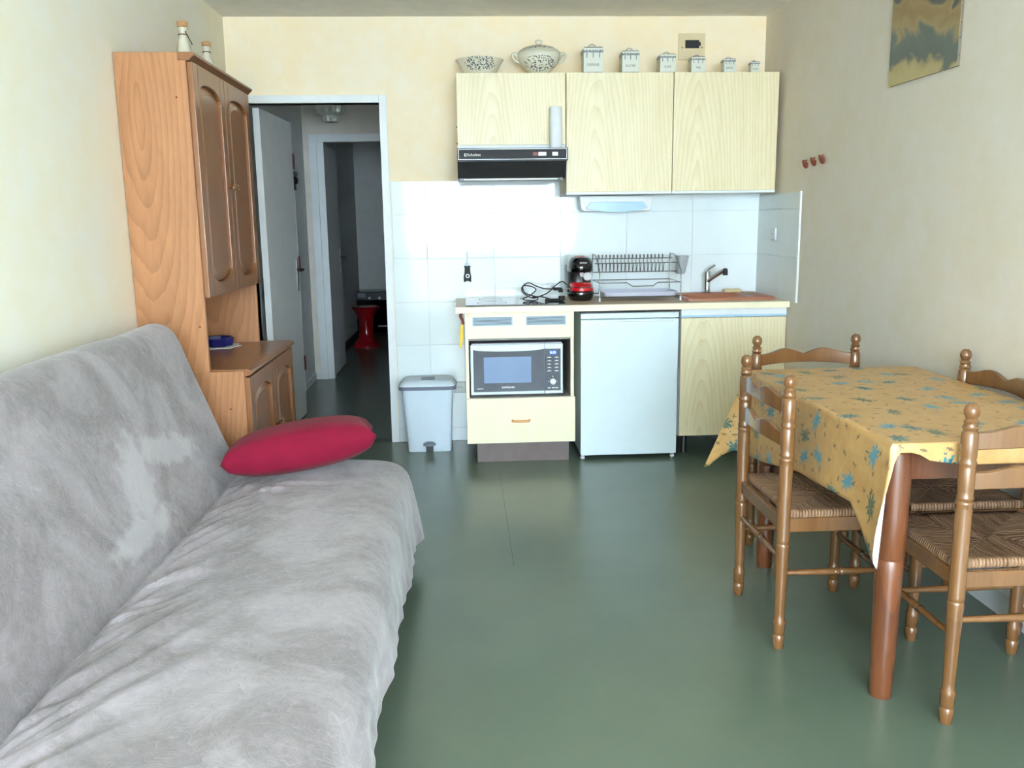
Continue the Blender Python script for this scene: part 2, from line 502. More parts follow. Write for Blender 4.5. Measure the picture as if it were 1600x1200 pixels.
def lathe(bm, prof, c=(0, 0, 0), seg=20, axis='Z', sx=1.0, sy=1.0, cap=True):
    rings = []
    for r, z in prof:
        ring = []
        for k in range(seg):
            a = 2*PI*k/seg
            p = (r*math.cos(a)*sx, r*math.sin(a)*sy, z)
            if axis == 'Y': p = (p[0], p[2], p[1])
            elif axis == 'X': p = (p[2], p[0], p[1])
            ring.append(bm.verts.new((p[0]+c[0], p[1]+c[1], p[2]+c[2])))
        rings.append(ring)
    for a, b in zip(rings, rings[1:]):
        for k in range(seg):
            bm.faces.new((a[k], a[(k+1) % seg], b[(k+1) % seg], b[k]))
    if cap:
        bm.faces.new(rings[0][::-1]); bm.faces.new(rings[-1])
    return bm

def tube(bm, pts, r, n=8, closed=False, radii=None):
    pts = [Vector(p) for p in pts]
    m = len(pts)
    rings = []
    up = None
    for i, p in enumerate(pts):
        if closed: t = pts[(i+1) % m]-pts[i-1]
        else: t = pts[min(i+1, m-1)]-pts[max(i-1, 0)]
        t.normalize()
        if up is None:
            up = t.orthogonal().normalized()
        else:
            up = (up-t*up.dot(t))
            up = up.normalized() if up.length > 1e-6 else t.orthogonal().normalized()
        s = t.cross(up)
        rr = radii[i] if radii else r
        rings.append([bm.verts.new(p+(up*math.cos(2*PI*k/n)+s*math.sin(2*PI*k/n))*rr) for k in range(n)])
    last = m if closed else m-1
    for i in range(last):
        a, b = rings[i], rings[(i+1) % m]
        for k in range(n): bm.faces.new((a[k], a[(k+1) % n], b[(k+1) % n], b[k]))
    if not closed:
        bm.faces.new(rings[0][::-1]); bm.faces.new(rings[-1])
    return bm

def smoothpts(pts, n=6, closed=False):
    """Catmull-Rom through the points"""
    P = [Vector(p) for p in pts]
    out = []
    m = len(P)
    rng = range(m) if closed else range(m-1)
    for i in rng:
        if closed: p0, p1, p2, p3 = P[i-1], P[i], P[(i+1) % m], P[(i+2) % m]
        else: p0, p1, p2, p3 = P[max(i-1, 0)], P[i], P[i+1], P[min(i+2, m-1)]
        for k in range(n):
            t = k/n
            out.append(0.5*((2*p1)+(-p0+p2)*t+(2*p0-5*p1+4*p2-p3)*t*t+(-p0+3*p1-3*p2+p3)*t**3))
    if not closed: out.append(P[-1])
    return out

def prism(bm, poly, axis, a, b):
    """extrudes a 2D polygon; axis = extrusion axis; poly in the two other axes in order xyz"""
    def P(u, v, w):
        return {'X': (w, u, v), 'Y': (u, w, v), 'Z': (u, v, w)}[axis]
    A = [bm.verts.new(P(u, v, a)) for u, v in poly]
    Bv = [bm.verts.new(P(u, v, b)) for u, v in poly]
    n = len(poly)
    bm.faces.new(A[::-1]); bm.faces.new(Bv)
    for i in range(n): bm.faces.new((A[i], A[(i+1) % n], Bv[(i+1) % n], Bv[i]))
    return bm

def loft(bm, sections, n=28, power=3.0):
    """stack of superellipse sections (z, cx, cy, hx, hy)"""
    rings = []
    for z, cx, cy, hx, hy in sections:
        ring = []
        for k in range(n):
            a = 2*PI*k/n
            c, s = math.cos(a), math.sin(a)
            ring.append(bm.verts.new((cx+hx*math.copysign(abs(c)**(2/power), c), cy+hy*math.copysign(abs(s)**(2/power), s), z)))
        rings.append(ring)
    for a, b in zip(rings, rings[1:]):
        for k in range(n): bm.faces.new((a[k], a[(k+1) % n], b[(k+1) % n], b[k]))
    bm.faces.new(rings[0][::-1]); bm.faces.new(rings[-1])
    return bm

def text(name, s, size, loc, mat, parent, ext=0.0006, align='CENTER', rotz=0.0, squash=1.0):
    cu = bpy.data.curves.new(name, 'FONT')
    cu.body = s; cu.size = size; cu.extrude = ext; cu.align_x = align; cu.align_y = 'CENTER'
    cu.resolution_u = 3
    tmp = bpy.data.objects.new(name+'_tmp', cu)
    C.objects.link(tmp)
    dg = bpy.context.evaluated_depsgraph_get()
    me = bpy.data.meshes.new_from_object(tmp.evaluated_get(dg))
    bpy.data.objects.remove(tmp); bpy.data.curves.remove(cu)
    me.transform(Matrix.Translation(Vector(loc)) @ Matrix.Rotation(rotz, 4, 'Z') @ Matrix.Rotation(PI/2, 4, 'X') @ Matrix.Diagonal((squash, 1, 1, 1)))
    me.name = name
    return obj(name, me, mat, parent)

def copy_tree(o, parent=None):
    c = o.copy(); C.objects.link(c)
    if parent is not None: c.parent = parent
    for ch in list(o.children): copy_tree(ch, c)
    return c

# ------------------------------------------------------------------ setting
XL, XR, YB, ZC = -1.345, 1.835, 5.377, 2.54
YF = WIN[4]
struct('floor', bx(-1.6, 2.1, YF-0.1, 11.4, -0.1, 0.0), 'floor')
o = bpy.data.objects['floor']
obj('seam', bx(0.176, 0.1775, 3.3, 4.62, -0.002, 0.0003), 'velgrey', o)  # dark joint line in the linoleum
struct('ceiling', bx(-1.6, 2.1, YF-0.1, 5.46, ZC, ZC+0.1), 'ceiling')
struct('ceiling_hall', bx(-1.6, 2.1, 5.46, 11.4, 2.44, 2.64), 'ceiling')
struct('wall_left', bx(XL-0.12, XL, YF-0.1, 5.46, 0, ZC), 'paper3')
struct('wall_right', bx(XR, XR+0.12, YF-0.1, 5.46, 0, ZC), 'paper_dim')  # dimness of this wall is put into the colour: a greyed, darker wallpaper
DX0, DX1, DH = -1.255, -0.472, 2.06
bm = B()
box(bm, XL, DX0, YB, 5.46, 0, ZC)
box(bm, DX0, DX1, YB, 5.46, DH, ZC)
box(bm, DX1, -0.428, YB, 5.46, 0, ZC)
box(bm, -0.428, XR, YB-0.004, 5.46, 0, ZC)
wb = struct('wall_back', bm, 'paper')
bm = B()
x0, x1, z0, z1, yw = WIN
box(bm, XL, x0, yw-0.12, yw, 0, ZC); box(bm, x1, XR, yw-0.12, yw, 0, ZC)
box(bm, x0, x1, yw-0.12, yw, z1, ZC)
if z0 > 0: box(bm, x0, x1, yw-0.12, yw, 0, z0)
struct('wall_front', bm, 'paper')
wf = struct('window_1', box(box(box(B(), x0, x0+0.06, yw-0.1, yw-0.03, z0, z1), x1-0.06, x1, yw-0.1, yw-0.03, z0, z1), x0, x1, yw-0.1, yw-0.03, z1-0.06, z1), 'white')
obj('mullion', bx((x0+x1)/2-0.03, (x0+x1)/2+0.03, yw-0.1, yw-0.04, z0, z1-0.06), 'white', wf)
struct('balcony_floor', bx(-2.2, 2.6, yw-1.5, yw-0.12, -0.12, -0.02), 'concrete')
struct('balcony_parapet', bx(-2.2, 2.6, yw-1.6, yw-1.5, -0.12, 1.0), 'concrete')

# tiles on the kitchen wall, each one proud of the grout
grt = obj('grout', bx(-0.424, XR, YB-0.006, YB-0.004, 0.0, 1.607), 'grout', wb)
xs = [-0.42, -0.215, 0.193, 0.601, 1.009, 1.417, XR]
zs = [0.0, 0.086, 0.351, 0.616, 0.881, 1.146, 1.411, 1.607]
G = 0.0010
for i in range(len(xs)-1):
    for j in range(len(zs)-1):
        if zs[j+1] <= 0.89 and i > 1: continue
        obj('tile', bx(xs[i]+G, xs[i+1]-G, YB-0.011, YB-0.005, zs[j]+G, zs[j+1]-G), 'tile', wb, bevel=0.0012, segs=1)
wr = bpy.data.objects['wall_right']
obj('grout', bx(XR-0.002, XR, 4.70, YB-0.011, 0.90, 1.50), 'grout', wr)
ys = [4.705, 4.963, YB-0.012]
zz = [0.901, 1.146, 1.411, 1.497]
for i in range(2):
    for j in range(3):
        obj('tile', bx(XR-0.007, XR-0.001, ys[i]+G, ys[i+1]-G, zz[j]+G, zz[j+1]-G), 'tile', wr, bevel=0.0012, segs=1)
obj('edge_strip', bx(XR-0.010, XR, 4.692, 4.704, 0.90, 1.503), 'white', wr)
struct('baseboard_right', box(bx(XR-0.012, XR, YF, 4.20, 0, 0.085), XR-0.009, XR, YF, 4.20, 0.087, 0.165), 'white')
struct('baseboard_left', bx(XL, XL+0.012, YF, 3.6, 0, 0.07), 'white')

# doorway lining and casing
bm = B()
cw = 0.045
box(bm, DX0-cw, DX0, YB-0.012, 5.472, 0, DH+cw)
box(bm, DX1, DX1+cw, YB-0.012, 5.472, 0, DH+cw)
box(bm, DX0, DX1, YB-0.012, 5.472, DH, DH+cw)
struct('trim_1', bm, 'white', bevel=0.002)

# hall beyond the doorway
struct('wall_hall_left', bx(-1.46, -1.337, 5.473, 7.74, 0, 2.44), 'hall')
struct('wall_hall_right', bx(-0.35, -0.25, 5.46, 11.3, 0, 2.44), 'hall')
bm = B()
box(bm, -1.46, -1.21, 7.74, 7.82, 0, 2.44)
box(bm, -1.21, -0.35, 7.74, 7.82, 2.05, 2.44)
box(bm, -0.44, -0.35, 7.74, 7.82, 0, 2.05)
struct('wall_hall_end', bm, 'hallwall')
bm = B()
box(bm, -1.285, -1.222, 7.722, 7.74, 0, 2.115)
box(bm, -1.222, -1.165, 7.735, 7.83, 0, 2.05)
box(bm, -1.222, -0.44, 7.722, 7.74, 2.05, 2.115)
struct('trim_2', bm, 'white', bevel=0.002)
struct('wall_far_left', bx(-1.46, -1.325, 7.82, 11.3, 0, 2.44), 'hall')
struct('wall_far_end', bx(-1.46, -0.25, 11.2, 11.3, 0, 2.44), 'hall')
struct('baseboard_hall', box(bx(-1.337, -1.325, 7.18, 7.72, 0, 0.06), -1.337, -1.285, 7.728, 7.74, 0, 0.06), 'white')
struct('baseboard_far', bx(-1.325, -1.315, 7.83, 11.2, 0, 0.06), 'rubber')

def handle(parent, x, y, z, side=1, mat='chrome', lever=-1):
    """long back plate with lever on a door whose face looks to +X"""
    p = obj('handle_plate', bx(x, x+0.006*side, y-0.018, y+0.018, z-0.12, z+0.11), mat, parent, bevel=0.002)
    obj('handle_lever', tube(B(), smoothpts([(x, y, z+0.03), (x+0.045*side, y, z+0.03), (x+0.05*side, y+0.02*lever, z+0.03), (x+0.05*side, y+0.11*lever, z+0.028)], 4), 0.008, 8), 'darkgrey', p, smooth=60)
# room door, standing open into the hall
d1 = bpy.data.objects.new('door_1', None); C.objects.link(d1); d1['kind'] = 'structure'
d1.location = (-1.215, 5.47, 0)
obj('door_slab', bx(-0.02, 0.02, 0.01, 0.80, 0.008, 2.05), 'doorpaint', d1, bevel=0.002, local=True)
p = obj('handle_plate', bx(0.02, 0.026, 0.722, 0.758, 0.90, 1.13), 'chrome', d1, bevel=0.002, local=True)
obj('handle_lever', tube(B(), smoothpts([(0.02, 0.74, 1.05), (0.06, 0.74, 1.05), (0.066, 0.72, 1.05), (0.066, 0.63, 1.048)], 4), 0.008, 8), 'darkgrey', p, smooth=60, local=True)
d1.rotation_euler = (0, 0, -0.045)
# entrance door in the left wall of the hall
d2o = bpy.data.objects.new('door_2', None); C.objects.link(d2o); d2o['kind'] = 'structure'
d2o.location = (-1.335, 6.75, 0)
obj('door_slab', bx(-1.337, -1.328, 6.36, 7.16, 0.01, 2.05), 'pinkdoor', d2o, bevel=0.002)
obj('frame', box(bx(-1.337, -1.322, 7.165, 7.20, 0, 2.10), -1.337, -1.322, 6.30, 7.20, 2.06, 2.10), 'doorpaint', d2o, bevel=0.002)
for zc in (1.85, 1.05, 0.24):
    obj('hinge', bx(-1.328, -1.312, 7.135, 7.185, zc-0.06, zc+0.06), 'redpaint', d2o, bevel=0.003)
lk = obj('lock', lathe(B(), [(0.02, 0), (0.034, 0.004), (0.036, 0.03), (0.024, 0.05), (0.01, 0.055)], (-1.328, 7.06, 1.70), 14, 'X'), 'black', d2o, smooth=40)
obj('latch', bx(-1.328, -1.300, 7.03, 7.21, 1.735, 1.775), 'black', lk, bevel=0.004)
obj('lock_tongue', bx(-1.328, -1.305, 7.12, 7.16, 1.63, 1.72), 'black', lk, bevel=0.004)
# dark inner door
d3 = bpy.data.objects.new('door_3', None); C.objects.link(d3); d3['kind'] = 'structure'
d3.location = (-1.18, 7.84, 0)
obj('door_slab', bx(-1.215, -1.175, 7.85, 8.59, 0.01, 2.04), 'doorpaint', d3, bevel=0.002)
handle(d3, -1.175, 8.50, 1.02)

# ------------------------------------------------------------------ wall unit on the left
hx0, hx1, hy0, hy1, hz = XL+0.003, -1.065, 3.64, 4.57, 2.03
hl = -0.925
H = thing('wall_unit', 'tall oak wall unit with arched doors and an open niche, behind the sofa', 'cabinet', (-1.2, 4.1, 0))
obj('side_panel', bx(hx0, hx1, hy0, hy0+0.02, 0.76, hz), 'oak', H, bevel=0.0015)
obj('side_panel', bx(hx0, hx1, hy1-0.02, hy1, 0.76, hz-0.03), 'oak', H, bevel=0.0015)
obj('lower_side_panel', bx(hx0, hl, hy0, hy0+0.02, 0, 0.76), 'oak', H, bevel=0.0015)
obj('lower_side_panel', bx(hx0, hl, hy1-0.02, hy1, 0, 0.735), 'oak', H, bevel=0.0015)
obj('back_panel', bx(hx0, hx0+0.008, hy0+0.02, hy1-0.02, 0.04, hz-0.03), 'oak', H)
obj('top_panel', bx(hx0, hx1, hy0+0.02, hy1-0.02, hz-0.03, hz-0.012), 'oak', H)
obj('shelf', bx(hx0+0.008, hx1-0.005, hy0+0.02, hy1-0.02, 1.067, 1.085), 'oak', H)
obj('inner_shelf', bx(hx0+0.008, hl-0.03, hy0+0.02, hy1-0.02, 0.06, 0.08), 'oak', H)
prof = [(hx1-0.03, hz-0.032), (hx1+0.012, hz-0.032), (hx1+0.022, hz-0.022), (hx1+0.034, hz-0.012), (hx1+0.036, hz-0.003), (hx1+0.030, hz), (hx1-0.03, hz)]
obj('cornice', prism(B(), prof, 'Y', hy0-0.002, hy1+0.03), 'darkoak', H, bevel=0.002)
prof = [(hx0, 0.735), (hl+0.014, 0.735), (hl+0.026, 0.742), (hl+0.032, 0.75), (hl+0.026, 0.76), (hl+0.010, 0.765), (hx0, 0.765)]
obj('counter_top', prism(B(), prof, 'Y', hy0+0.021, hy1+0.015), 'darkoak', H, bevel=0.002)
obj('plinth', bx(hx0, hl-0.03, hy0+0.02, hy1-0.02, 0, 0.06), 'darkoak', H)

def arch_door(parent, x, ya, yb, za, zb, knob_y, knob_z, st=0.062, rise=0.05):
    """framed door facing +X with arched rails over a raised panel"""
    bm = B()
    t = 0.022
    box(bm, x, x+t, ya, ya+st, za, zb); box(bm, x, x+t, yb-st, yb, za, zb)
    n = 12
    ym, hw = (ya+yb)/2, (yb-ya)/2-st
    def curve(k): return (1-math.cos(PI*k/n)) if False else math.sin(PI*k/n)**0.8
    top = [(yb-st, zb), (ya+st, zb)]
    for k in range(n+1):
        top.append((ym-hw*math.cos(PI*k/n), zb-0.115+rise*math.sin(PI*k/n)))
    prism(bm, top, 'X', x, x+t)
    bot = [(ya+st, za), (yb-st, za)]
    for k in range(n+1):
        bot.append((ym+hw*math.cos(PI*k/n), za+0.105-rise*math.sin(PI*k/n)))
    prism(bm, bot, 'X', x, x+t)
    d = obj('door', bm, 'darkoak', parent, bevel=0.006, segs=3)
    # raised centre panel that follows the arches
    out = []
    m = 0.004
    for k in range(n+1): out.append((ym-hw*math.cos(PI*k/n)*0.99, zb-0.115+rise*math.sin(PI*k/n)-m))
    for k in range(n+1): out.append((ym+hw*math.cos(PI*k/n)*0.99, za+0.105-rise*math.sin(PI*k/n)+m))
    inn = [(ym+(u-ym)*0.72, (za+zb)/2+(v-(za+zb)/2)*(1-0.075/(zb-za))) for u, v in out]
    bm = B()
    A = [bm.verts.new((x+0.006, u, v)) for u, v in out]
    Bb = [bm.verts.new((x+0.016, u, v)) for u, v in inn]
    k = len(A)
    for i in range(k): bm.faces.new((A[i], A[(i+1) % k], Bb[(i+1) % k], Bb[i]))
    bm.faces.new(Bb)
    obj('door_panel', bm, 'darkoak', d)
    obj('knob', lathe(B(), [(0.006, 0), (0.006, 0.010), (0.013, 0.016), (0.016, 0.023), (0.013, 0.030), (0.005, 0.034)], (x+t-0.001, knob_y, knob_z), 14, 'X'), 'varnish', d, smooth=60)
    return d
ymid = (hy0+hy1)/2
arch_door(H, hx1, hy0+0.012, ymid-0.0015, 1.068, hz-0.034, ymid-0.03, 1.53)
arch_door(H, hx1, ymid+0.0015, hy1-0.006, 1.068, hz-0.034, ymid+0.03, 1.53)
arch_door(H, hl, hy0+0.004, ymid-0.0015, 0.07, 0.732, ymid-0.03, 0.43)
arch_door(H, hl, ymid+0.0015, hy1-0.006, 0.07, 0.732, ymid+0.03, 0.43)
for (yy, xx, zz_) in ((hy0-0.0015, -1.11, 1.86), (hy0-0.0015, -1.09, 0.95), (hy0-0.0015, -0.99, 0.60)):
    obj('screw_cap', lathe(B(), [(0.004, 0), (0.003, 0.002)], (xx, yy, zz_), 8, 'Y'), 'hook', H)

# bottles on the wall unit
def bottle(x, y, h, label, s):
    t = thing('corked_bottle', label, 'bottle', (x, y, hz), 'corked bottles on the wall unit')
    obj('glass', lathe(B(), [(0.026*s, 0), (0.031*s, 0.006), (0.031*s, h*0.18), (0.025*s, h*0.42), (0.016*s, h*0.6), (0.0145*s, h*0.74), (0.020*s, h*0.82), (0.020*s, h*0.84)], (x, y, hz), 18), 'milky', t, smooth=60)
    obj('cork', lathe(B(), [(0.017*s, h*0.84), (0.021*s, h*0.86), (0.021*s, h*0.99), (0.018*s, h)], (x, y, hz), 16), 'cork', t, smooth=50)
    obj('string', tube(B(), [(x+0.018*s*math.cos(a), y+0.018*s*math.sin(a), hz+h*0.66) for a in [2*PI*k/16 for k in range(16)]], 0.0022, 6, True), 'string', t, smooth=60)
    return t
b1 = bottle(-1.125, 3.84, 0.155, 'taller corked milky bottle at the near end of the wall unit top', 1.0)
obj('dipper_stick', tube(B(), [(-1.112, 3.83, 2.145), (-1.085, 3.82, 2.09)], 0.0025, 6), 'string', b1)
bottle(-1.105, 4.10, 0.125, 'shorter corked milky bottle, nearer the kitchen on the wall unit', 0.92)
# ashtray on lace
dl = B()
n = 40
ring = [dl.verts.new((-1.235+0.105*(1+0.10*math.cos(8*2*PI*k/n))*math.cos(2*PI*k/n), 4.40+0.105*(1+0.10*math.cos(8*2*PI*k/n))*math.sin(2*PI*k/n), 0.7655)) for k in range(n)]
f = dl.faces.new(ring)
r = bmesh.ops.extrude_face_region(dl, geom=[f])
bmesh.ops.translate(dl, vec=(0, 0, 0.0025), verts=[v for v in r['geom'] if isinstance(v, bmesh.types.BMVert)])
tag(obj('lace_doily', dl, 'lace'), 'white scalloped lace doily under the blue ashtray', 'doily')
at = lathe(B(), [(0.070, 0), (0.078, 0.004), (0.086, 0.04), (0.084, 0.044), (0.076, 0.042), (0.066, 0.012), (0.0, 0.010)], (-1.24, 4.40, 0.7682), 8, cap=False)
tag(obj('ashtray', at, 'blueglass', bevel=0.002), 'dark blue glass dish in the wall unit niche', 'ashtray')

# ------------------------------------------------------------------ sofa under its throw
SY0, SY1 = 1.15, 3.44
S = thing('sofa_bed', 'folding sofa bed hidden under the grey throw', 'sofa', (-0.75, 2.3, 0))
obj('seat_cushion', bx(-0.92, -0.275, SY0+0.03, SY1-0.06, 0.26, 0.365), 'sofaframe', S, bevel=0.03, segs=3)
bk = prism(B(), [(-1.01, 0.34), (-0.985, 0.36), (-1.17, 0.89), (-1.20, 0.925), (-1.23, 0.91), (-1.21, 0.78)], 'Y', SY0+0.03, SY1-0.05)
obj('backrest', bk, 'sofaframe', S, bevel=0.01)
obj('base_frame', bx(-1.0, -0.36, SY0+0.10, SY1-0.14, 0.12, 0.26), 'sofaframe', S, bevel=0.01)
for xx in (-0.98, -0.42):
    for yy in (SY0+0.16, SY1-0.22):
        obj('foot', lathe(B(), [(0.028, 0), (0.03, 0.125)], (xx, yy, 0), 14), 'sofaframe', S, smooth=40)

def lerp(a, b, t): return a+(b-a)*t
def interp(x, pts):
    if x <= pts[0][0]: return pts[0][1]
    for (a, va), (b, vb) in zip(pts, pts[1:]):
        if x <= b: return lerp(va, vb, (x-a)/(b-a))
    return pts[-1][1]
# cross-section of the throw: behind the back, over its top, down to the crease, seat, front edge, hem
sec = [(-1.285, 0.62), (-1.280, 0.78), (-1.270, 0.90), (-1.250, 0.965), (-1.215, 0.990), (-1.170, 0.990), (-1.128, 0.965), (-1.100, 0.915), (-1.060, 0.810), (-1.015, 0.690), (-0.972, 0.575), (-0.935, 0.480), (-0.905, 0.418), (-0.870, 0.412), (-0.80, 0.426), (-0.68, 0.434), (-0.55, 0.436), (-0.42, 0.432), (-0.33, 0.422), (-0.275, 0.402), (-0.243, 0.370), (-0.228, 0.325), (-0.220, 0.26), (-0.214, 0.20), (-0.208, 0.13)]
secp = smoothpts([(x, 0, z) for x, z in sec], 8)
NS = len(secp)
cum = [0.0]
for a, b in zip(secp, secp[1:]): cum.append(cum[-1]+(b-a).length)
LT = cum[-1]
i_crease = min(range(NS), key=lambda i: (secp[i].x+0.90)**2+(secp[i].z-0.415)**2)
s_cr = cum[i_crease]
i_front = min(range(NS), key=lambda i: (secp[i].x+0.24)**2+(secp[i].z-0.36)**2)
s_fr = cum[i_front]
nrm = []
for i in range(NS):
    t = (secp[min(i+1, NS-1)]-secp[max(i-1, 0)]).normalized()
    nrm.append(Vector((-t.z, 0, t.x)) * 1.0)
# folds on the seat: (distance from crease, y) start -> end, height, half width
folds = []
rnd = random.Random(3)
for k in range(30):
    y = 3.12-0.062*k+rnd.uniform(-0.02, 0.02)
    ln = rnd.uniform(0.10, 0.34)
    folds.append((0.02, y, ln, y+ln*rnd.uniform(0.7, 1.6), rnd.uniform(0.010, 0.023), rnd.uniform(0.010, 0.017)))
for (a, b, c, d, h, w) in ((0.05, 3.06, 0.62, 3.10, 0.012, 0.022), (0.10, 2.98, 0.50, 3.04, 0.013, 0.018), (0.16, 3.00, 0.55, 2.96, 0.009, 0.016), (0.04, 2.02, 0.34, 2.75, 0.016, 0.020), (0.03, 1.62, 0.30, 2.25, 0.020, 0.022), (0.10, 1.62, 0.36, 2.10, 0.014, 0.018), (0.06, 1.40, 0.40, 1.95, 0.018, 0.024), (0.20, 2.95, 0.30, 2.3, 0.008, 0.03), (0.30, 1.75, 0.55, 2.3, 0.006, 0.05)):
    folds.append((a, b, c, d, h, w))
from mathutils import noise as mnoise
def fold_h(u, y):
    h = 0.0
    for a, b, c, d, hh, w in folds:
        dx, dy = c-a, d-b
        L2 = dx*dx+dy*dy
        t = ((u-a)*dx+(y-b)*dy)/L2
        if t < -0.1 or t > 1.1: continue
        px, py = u-(a+dx*t), y-(b+dy*t)
        dist = math.sqrt(px*px+py*py)
        if dist > 4*w: continue
        fade = max(0.0, min(1.0, (t+0.1)/0.2))*max(0.0, min(1.0, (1.1-t)/0.6))
        h += hh*fade*(math.exp(-(dist/w)**2)-0.35*math.exp(-(dist/(2.2*w))**2))
    return h
ysamp = []
NY = 300
for j in range(NY+1): ysamp.append(SY0+(SY1-0.05-SY0)*j/NY)
bm = B()
uvl = None
RE = 0.05
END = 0.27
grid = []
rows = [(y, 0.0, 0.0) for y in ysamp]
for k in range(1, 9):
    a = PI/2*k/8
    rows.append((SY1-RE+RE*math.sin(a), RE*(1-math.cos(a)), k/8.0))
for k in range(1, 9):
    rows.append((SY1+0.004*k/8, RE+END*k/8, 1.0))
for (y, drop, e) in rows:
    row = []
    for i in range(NS):
        p = secp[i].copy(); n_ = nrm[i]
        s = cum[i]
        u = s-s_cr
        y_ = y
        d = 0.0
        if u > 0:
            if e == 0.0: d += fold_h(u, y)
            d += 0.006*(mnoise.noise(Vector((u*5, y*4, 1.3))))*min(1, u*6)
        else:
            d += 0.007*mnoise.noise(Vector((u*4, y*3.2, 7.7)))
        # the crease tucks in deeper along the near part
        if abs(u) < 0.05: p.z -= 0.020*(1-abs(u)/0.05)**2
        # front fall ripples and hem height
        if s > s_fr:
            q = (s-s_fr)/(LT-s_fr)
            hem = interp(y, [(1.15, 0.30), (1.5, 0.28), (1.8, 0.25), (2.1, 0.21), (2.6, 0.16), (2.9, 0.135), (3.1, 0.13), (3.3, 0.115), (3.6, 0.11)])
            zt = secp[i_front].z
            p.z = zt+(hem-zt)*q+0.012*q*mnoise.noise(Vector((y*6, 3.1, 0)))
            d += q*(0.007*math.sin(y*9+1.0)+0.020*mnoise.noise(Vector((y*9, q*2, 5))))
            d += 0.035*q*math.exp(-((y-3.36)/0.10)**2)
        if drop > 0:
            if i < i_crease-2:
                # end of the backrest: wraps in behind
                d -= min(drop, 0.12)*0.9 if drop > RE else drop
                y_ -= 0.03*max(0, drop-RE)/END
            elif s <= s_fr:
                p.z -= drop*interp(u, [(0, 0.4), (0.15, 1.0), (1, 1.0)])
                y_ += 0.02*(drop/END)*math.sin(u*14)
            else:
                p.x -= min(drop, 0.10)*0.8
                p.z = min(p.z, secp[i_front].z)
                p.z -= min(drop, RE)*0.25
        pos = p + n_*d
        pos.y = y_
        row.append(bm.verts.new(pos))
    grid.append(row)
for a, b in zip(grid, grid[1:]):
    for i in range(NS-1):
        bm.faces.new((a[i], b[i], b[i+1], a[i+1]))
tw = obj('throw_blanket', bm, 'throw', smooth=180)
so = tw.modifiers.new('thick', 'SOLIDIFY'); so.thickness = 0.007; so.offset = -1
tag(tw, 'pale grey embossed velour throw draped over the sofa', 'throw')

# red cushion
def cushion_bm(hx, hy, hz_, n=26):
    bm = B()
    def side(sg):
        g = []
        for i in range(n+1):
            r = []
            for j in range(n+1):
                u, v = -1+2*i/n, -1+2*j/n
                k = max(0.0, (1-u*u)*(1-v*v))
                z = sg*hz_*(k**0.30)
                pin = 1-0.10*(1-abs(u))**0 * (1-u*u)*abs(v)**3
                pin2 = 1-0.10*(1-v*v)*abs(u)**3
                r.append((u*hx*pin2, v*hy*pin, z))
            g.append(r)
        return g
    for sg in (1, -1):
        g = [[bm.verts.new(p) for p in r] for r in side(sg)]
        for i in range(n):
            for j in range(n):
                bm.faces.new((g[i][j], g[i+1][j], g[i+1][j+1], g[i][j+1]))
    bmesh.ops.remove_doubles(bm, verts=bm.verts, dist=0.0004)
    return bm
cu = obj('cushion', cushion_bm(0.285, 0.20, 0.094), 'cushion', smooth=180)
cu.location = (-0.632, 3.272, 0.530)
cu.rotation_euler = (math.radians(-8), math.radians(-7.5), math.radians(9))
tag(cu, 'crimson red cushion lying at the far end of the sofa', 'cushion')

# ------------------------------------------------------------------ kitchen
YF0 = 4.83
W = thing('worktop', 'beige laminate worktop running over the fridge and cabinets', 'worktop', (0.9, 5.1, 0.865))
SX0, SX1, SYa, SYb = 1.30, 1.78, 4.96, 5.30
bm = B()
box(bm, -0.045, SX0, 4.80, YB-0.012, 0.865, 0.90)
box(bm, SX1, XR-0.001, 4.80, YB-0.012, 0.865, 0.90)
box(bm, SX0, SX1, 4.80, SYa, 0.865, 0.90)
box(bm, SX0, SX1, SYb, YB-0.012, 0.865, 0.90)
bmesh.ops.remove_doubles(bm, verts=bm.verts, dist=0.0001)
obj('slab', bm, 'worktop', W)
obj('edge_band', bx(-0.045, XR-0.001, 4.798, 4.80, 0.8655, 0.8995), 'cream', W)
# hob
hb = thing('hob', 'black glass hob set in the worktop beside the coffee machine', 'hob', (0.29, 5.06, 0.90))
obj('glass_top', bx(0.01, 0.575, 4.825, 5.30, 0.9002, 0.907), 'blackgloss', hb, bevel=0.002)
for (cx, cy, r) in ((0.16, 4.95, 0.085), (0.42, 4.95, 0.07), (0.16, 5.18, 0.07), (0.42, 5.18, 0.085)):
    obj('ring_mark', lathe(B(), [(r, 0), (r, 0.0004), (r-0.003, 0.0004), (r-0.003, 0)], (cx, cy, 0.9071), 32, cap=False), 'darkgrey', hb)

